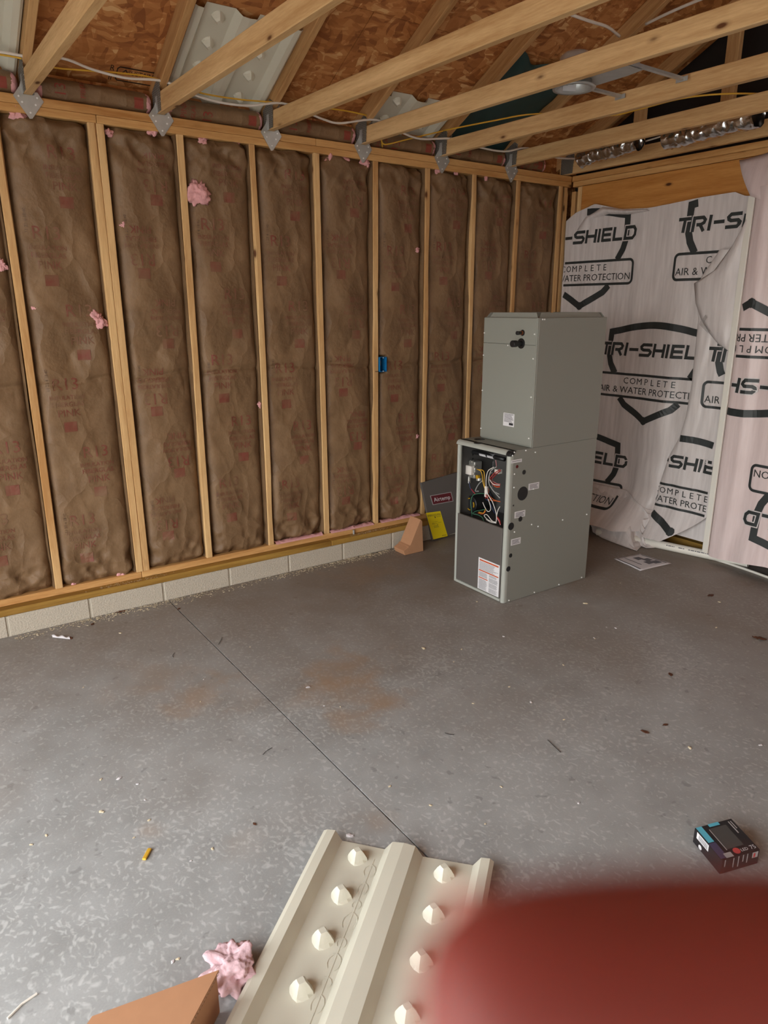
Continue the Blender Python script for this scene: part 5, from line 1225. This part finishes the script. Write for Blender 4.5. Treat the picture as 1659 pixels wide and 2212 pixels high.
# white scrap with torn paper near the blocks
c0 = at(112, 1372, 2, 0.01); c1 = at(150, 1376, 2, 0.01)
P = [[(c0[0]+(c1[0]-c0[0])*i/12, c0[1]+(c1[1]-c0[1])*i/12-0.014+0.028*j/4, 0.003+0.012*math.sin(math.pi*j/4)*(0.6+0.4*math.sin(i*1.1))) for j in range(5)] for i in range(13)]
tag(MB().grid(P).build('paper_scrap', M['paper'], loc=c0, smooth=True, solid=0.001), 'curled white scrap of torn paper near the block course', 'scrap')
bit('leaf_crumb', 152, 1379, .010, 'leaf', 'dark brown crumb touching the curled white scrap', 'leaf', 3)
for i, (px, py, s, nm) in enumerate(((262, 1322, .030, 'brown dry leaf by the foot of the blocks'), (200, 1349, .016, 'small curled dry leaf between the blocks and the white scrap'), (1640, 1380, .034, 'reddish brown dry leaf on the dusty floor past the furnace'), (1535, 1287, .026, 'dark dry leaf on the floor near the thin white tube'), (1448, 1458, .018, 'pale curled dry leaf on the open floor'), (1393, 1582, .018, 'tan dry leaf fragment beside another on the open floor'), (1437, 1567, .014, 'smaller tan leaf fragment on the open floor'), (386, 1316, .014, 'dry leaf scrap caught at the end of the floor joint'), (550, 1781, .009, 'rust brown crumb on the grey concrete'))):
    c = at(px, py, 2, 0); P = []
    for a_ in range(9):
        P.append([(c[0]+(a_/8-.5)*s*2*math.cos(i)-(b2/6-.5)*s*math.sin(i)*(1-abs(a_/4-1)**2), c[1]+(a_/8-.5)*s*2*math.sin(i)+(b2/6-.5)*s*math.cos(i)*(1-abs(a_/4-1)**2), 0.002+s*0.35*abs(noise.noise(Vector((a_*.4+i, b2*.5, i))))) for b2 in range(7)])
    tag(MB().grid(P).build('dry_leaf', M['leaf'], loc=c, smooth=True, solid=0.0006), nm, 'leaf')
for i, (pix, nm) in enumerate(((((568, 1630), (576, 1622), (588, 1615)), 'thin black curved wire bit near the floor joint'), (((1183, 1598), (1195, 1610), (1211, 1625)), 'thin grey twig on the open floor'), (((961, 1583), (970, 1586), (981, 1587)), 'short dark splinter on the open floor'), (((377, 1410), (373, 1416), (375, 1420)), 'tiny bent dark staple on the floor'), (((472, 1392), (477, 1383), (480, 1376)), 'small bent twig beside the floor joint'))):
    pts = catmull([at(*q, 2, 0.003) for q in pix], 5); tag(MB().tube(pts, 0.0011, 6).build('splinter', M['rubber'], loc=pts[0]), nm, 'scrap')
pts = [at(16, 2200, 2, .003), at(48, 2168, 2, .003), at(80, 2146, 2, .003)]
tag(MB().tube(pts, 0.0028, 6).build('white_stick', M['pvc'], loc=pts[0]), 'thin white plastic stick lying on the floor by the box', 'scrap')
CH = [(666, 1485, .007), (915, 1401, .008), (842, 1699, .004), (1088, 1375, .005), (997, 1403, .004), (1022, 1520, .004), (1147, 1517, .005), (1265, 1304, .008), (1490, 1616, .006), (1643, 1610, .006), (1217, 1437, .004), (1100, 1484, .004), (1330, 1357, .005), (1547, 1356, .005), (1554, 1301, .006), (257, 1682, .006), (219, 1754, .006), (322, 1772, .004), (297, 1694, .004), (218, 1684, .004), (68, 1825, .004), (373, 2078, .004), (384, 2072, .004), (459, 1834, .004), (412, 1860, .003), (100, 1805, .004), (289, 1810, .003), (313, 1728, .003), (180, 1485, .003), (260, 1368, .006), (440, 1468, .003), (540, 1398, .003), (433, 1516, .003), (700, 1525, .003), (735, 1527, .003), (980, 1430, .003), (1310, 1355, .003), (1218, 1555, .004), (1083, 1700, .004), (1250, 1735, .004), (930, 1740, .004), (1048, 1780, .003), (756, 1806, .008), (1030, 1300, .005), (1340, 1260, .003), (1283, 1378, .004), (1285, 1380, .003)]
for i, (px, py, s) in enumerate(CH):
    bit('wood_chip', px, py, s, 'chip' if i % 3 else 'paper', 'tiny pale wood chip scattered on the concrete floor', 'wood chip', i, group='pale chips scattered on the floor')
# sawdust along the blocks
rg = random.Random(9); b = MB()
for k in range(1500):
    base_x = rg.choice([0.12, 0.55, 1.75, 1.85, 1.95, 1.4]); x_ = base_x+rg.gauss(0, 0.14); 
    if rg.random() < .35: x_ = rg.uniform(-.3, 2.1)
    y_ = -0.056-abs(rg.gauss(0, 0.035)); s = rg.uniform(.0012, .004); a_ = rg.random()*6.28; h2 = rg.uniform(0.0005, 0.006)
    d1 = np.array([math.cos(a_), math.sin(a_), 0])*s*1.8; d2 = np.array([-math.sin(a_), math.cos(a_), rg.uniform(-.4, .4)])*s*.6; c = np.array([x_, y_, h2])
    b.add([c-d1-d2, c+d1-d2, c+d1+d2, c-d1+d2], [(0, 1, 2, 3)])
o = b.build('sawdust', M['chip'], loc=(1, -.07, 0), fix=False); tag(o, 'pale sawdust lying along the foot of the blocks', 'sawdust', kind='stuff')
b = MB()
for k in range(260):
    x_ = rg.choice([0.33, 2.05, 1.9])+rg.gauss(0, .1); y_ = rg.uniform(-.047, -.012); s = rg.uniform(.001, .003); a_ = rg.random()*6.28
    c = np.array([x_, y_, ZM+0.0015]); d1 = np.array([math.cos(a_), math.sin(a_), 0])*s*1.8; d2 = np.array([-math.sin(a_), math.cos(a_), 0.1])*s*.6
    b.add([c-d1-d2, c+d1-d2, c+d1+d2, c-d1+d2], [(0, 1, 2, 3)])
o = b.build('sawdust', M['chip'], loc=(1, -.03, ZM), fix=False); tag(o, 'pale sawdust lying on the sill ledge', 'sawdust', kind='stuff')

# ================================================================== HAND, one fingertip in front of the lens
def make_skin():
    m, n, l, b = base('skin'); b.inputs['Base Color'].default_value = lin(118, 42, 32); b.inputs['Roughness'].default_value = 0.55  # deep red stands in for shade on the finger and light through it
    b.inputs['Subsurface Weight'].default_value = 0.8; b.inputs['Subsurface Radius'].default_value = (1.0, 0.25, 0.12); b.inputs['Subsurface Scale'].default_value = 0.006
    return m
M['skin'] = make_skin(); M['nail'] = plain('nail', lin(206, 140, 124), 0.35)
D0 = 0.037
def H(px_mm, dn_mm, fw_mm): return CAM+CR*px_mm/1000-CU*dn_mm/1000+CF*fw_mm/1000
J = {'wrist': (110, 150, 20), 'palm0': (92, 112, 16), 'palm1': (86, 84, 14),
     'i1': (72, 52, 20), 'i2': (46, 33, 37), 'i3': (24, 27.7, 37.5), 'i4': (6.2, 27.9, 37), 'i5': (1.6, 29.0, 36.6),
     'm0': (92, 74, 8), 'm1': (78, 62, 30), 'm2': (52, 64, 46), 'm3': (34, 74, 40),
     'r0': (100, 82, 2), 'r1': (84, 82, 30), 'r2': (58, 88, 44), 'r3': (42, 98, 36),
     'l0': (106, 96, -2), 'l1': (90, 102, 24), 'l2': (68, 110, 36), 'l3': (54, 118, 30),
     't0': (84, 120, 0), 't1': (60, 112, -10), 't2': (40, 100, -12), 't3': (22, 92, -10)}
RD = {'wrist': 24, 'palm0': 27, 'palm1': 20, 'i1': 10, 'i2': 9.4, 'i3': 9.2, 'i4': 8.4, 'i5': 5.2, 'm0': 12, 'm1': 9.5, 'm2': 8.6, 'm3': 7.6, 'r0': 12, 'r1': 9, 'r2': 8.2, 'r3': 7.2, 'l0': 11, 'l1': 8, 'l2': 7.2, 'l3': 6.4, 't0': 14, 't1': 11, 't2': 10, 't3': 8.5}
E_ = [('wrist', 'palm0'), ('palm0', 'palm1'), ('palm1', 'i1'), ('i1', 'i2'), ('i2', 'i3'), ('i3', 'i4'), ('i4', 'i5'), ('palm1', 'm0'), ('m0', 'm1'), ('m1', 'm2'), ('m2', 'm3'), ('palm0', 'r0'), ('r0', 'r1'), ('r1', 'r2'), ('r2', 'r3'), ('palm0', 'l0'), ('l0', 'l1'), ('l1', 'l2'), ('l2', 'l3'), ('palm0', 't0'), ('t0', 't1'), ('t1', 't2'), ('t2', 't3')]
ks = list(J); ho = H(*J['wrist'])
me = bpy.data.meshes.new('hand'); me.from_pydata([tuple(H(*J[k])-ho) for k in ks], [(ks.index(a), ks.index(b_)) for a, b_ in E_], [])
hand = bpy.data.objects.new('hand', me); link(hand); hand.location = ho; LOC[hand.name] = ho
sk = hand.modifiers.new('skin', 'SKIN'); sk.use_smooth_shade = True
for k, v in zip(ks, me.skin_vertices[0].data): v.radius = (RD[k]/1000, RD[k]/1000); v.use_root = (k == 'wrist')
sb = hand.modifiers.new('sub', 'SUBSURF'); sb.levels = 2; sb.render_levels = 2
me.materials.append(M['skin'])
tag(hand, 'hand holding the camera, one reddish fingertip blurred across the lens', 'hand')
b = MB(); P = []
for i in range(7):
    P.append([H(4+i*1.6, 28.5-4.5+9*j/6, 37+7.6+0.9*math.sin(math.pi*j/6)) for j in range(7)])
b.grid(P).build('fingernail', M['nail'], hand, smooth=True, solid=0.0006)
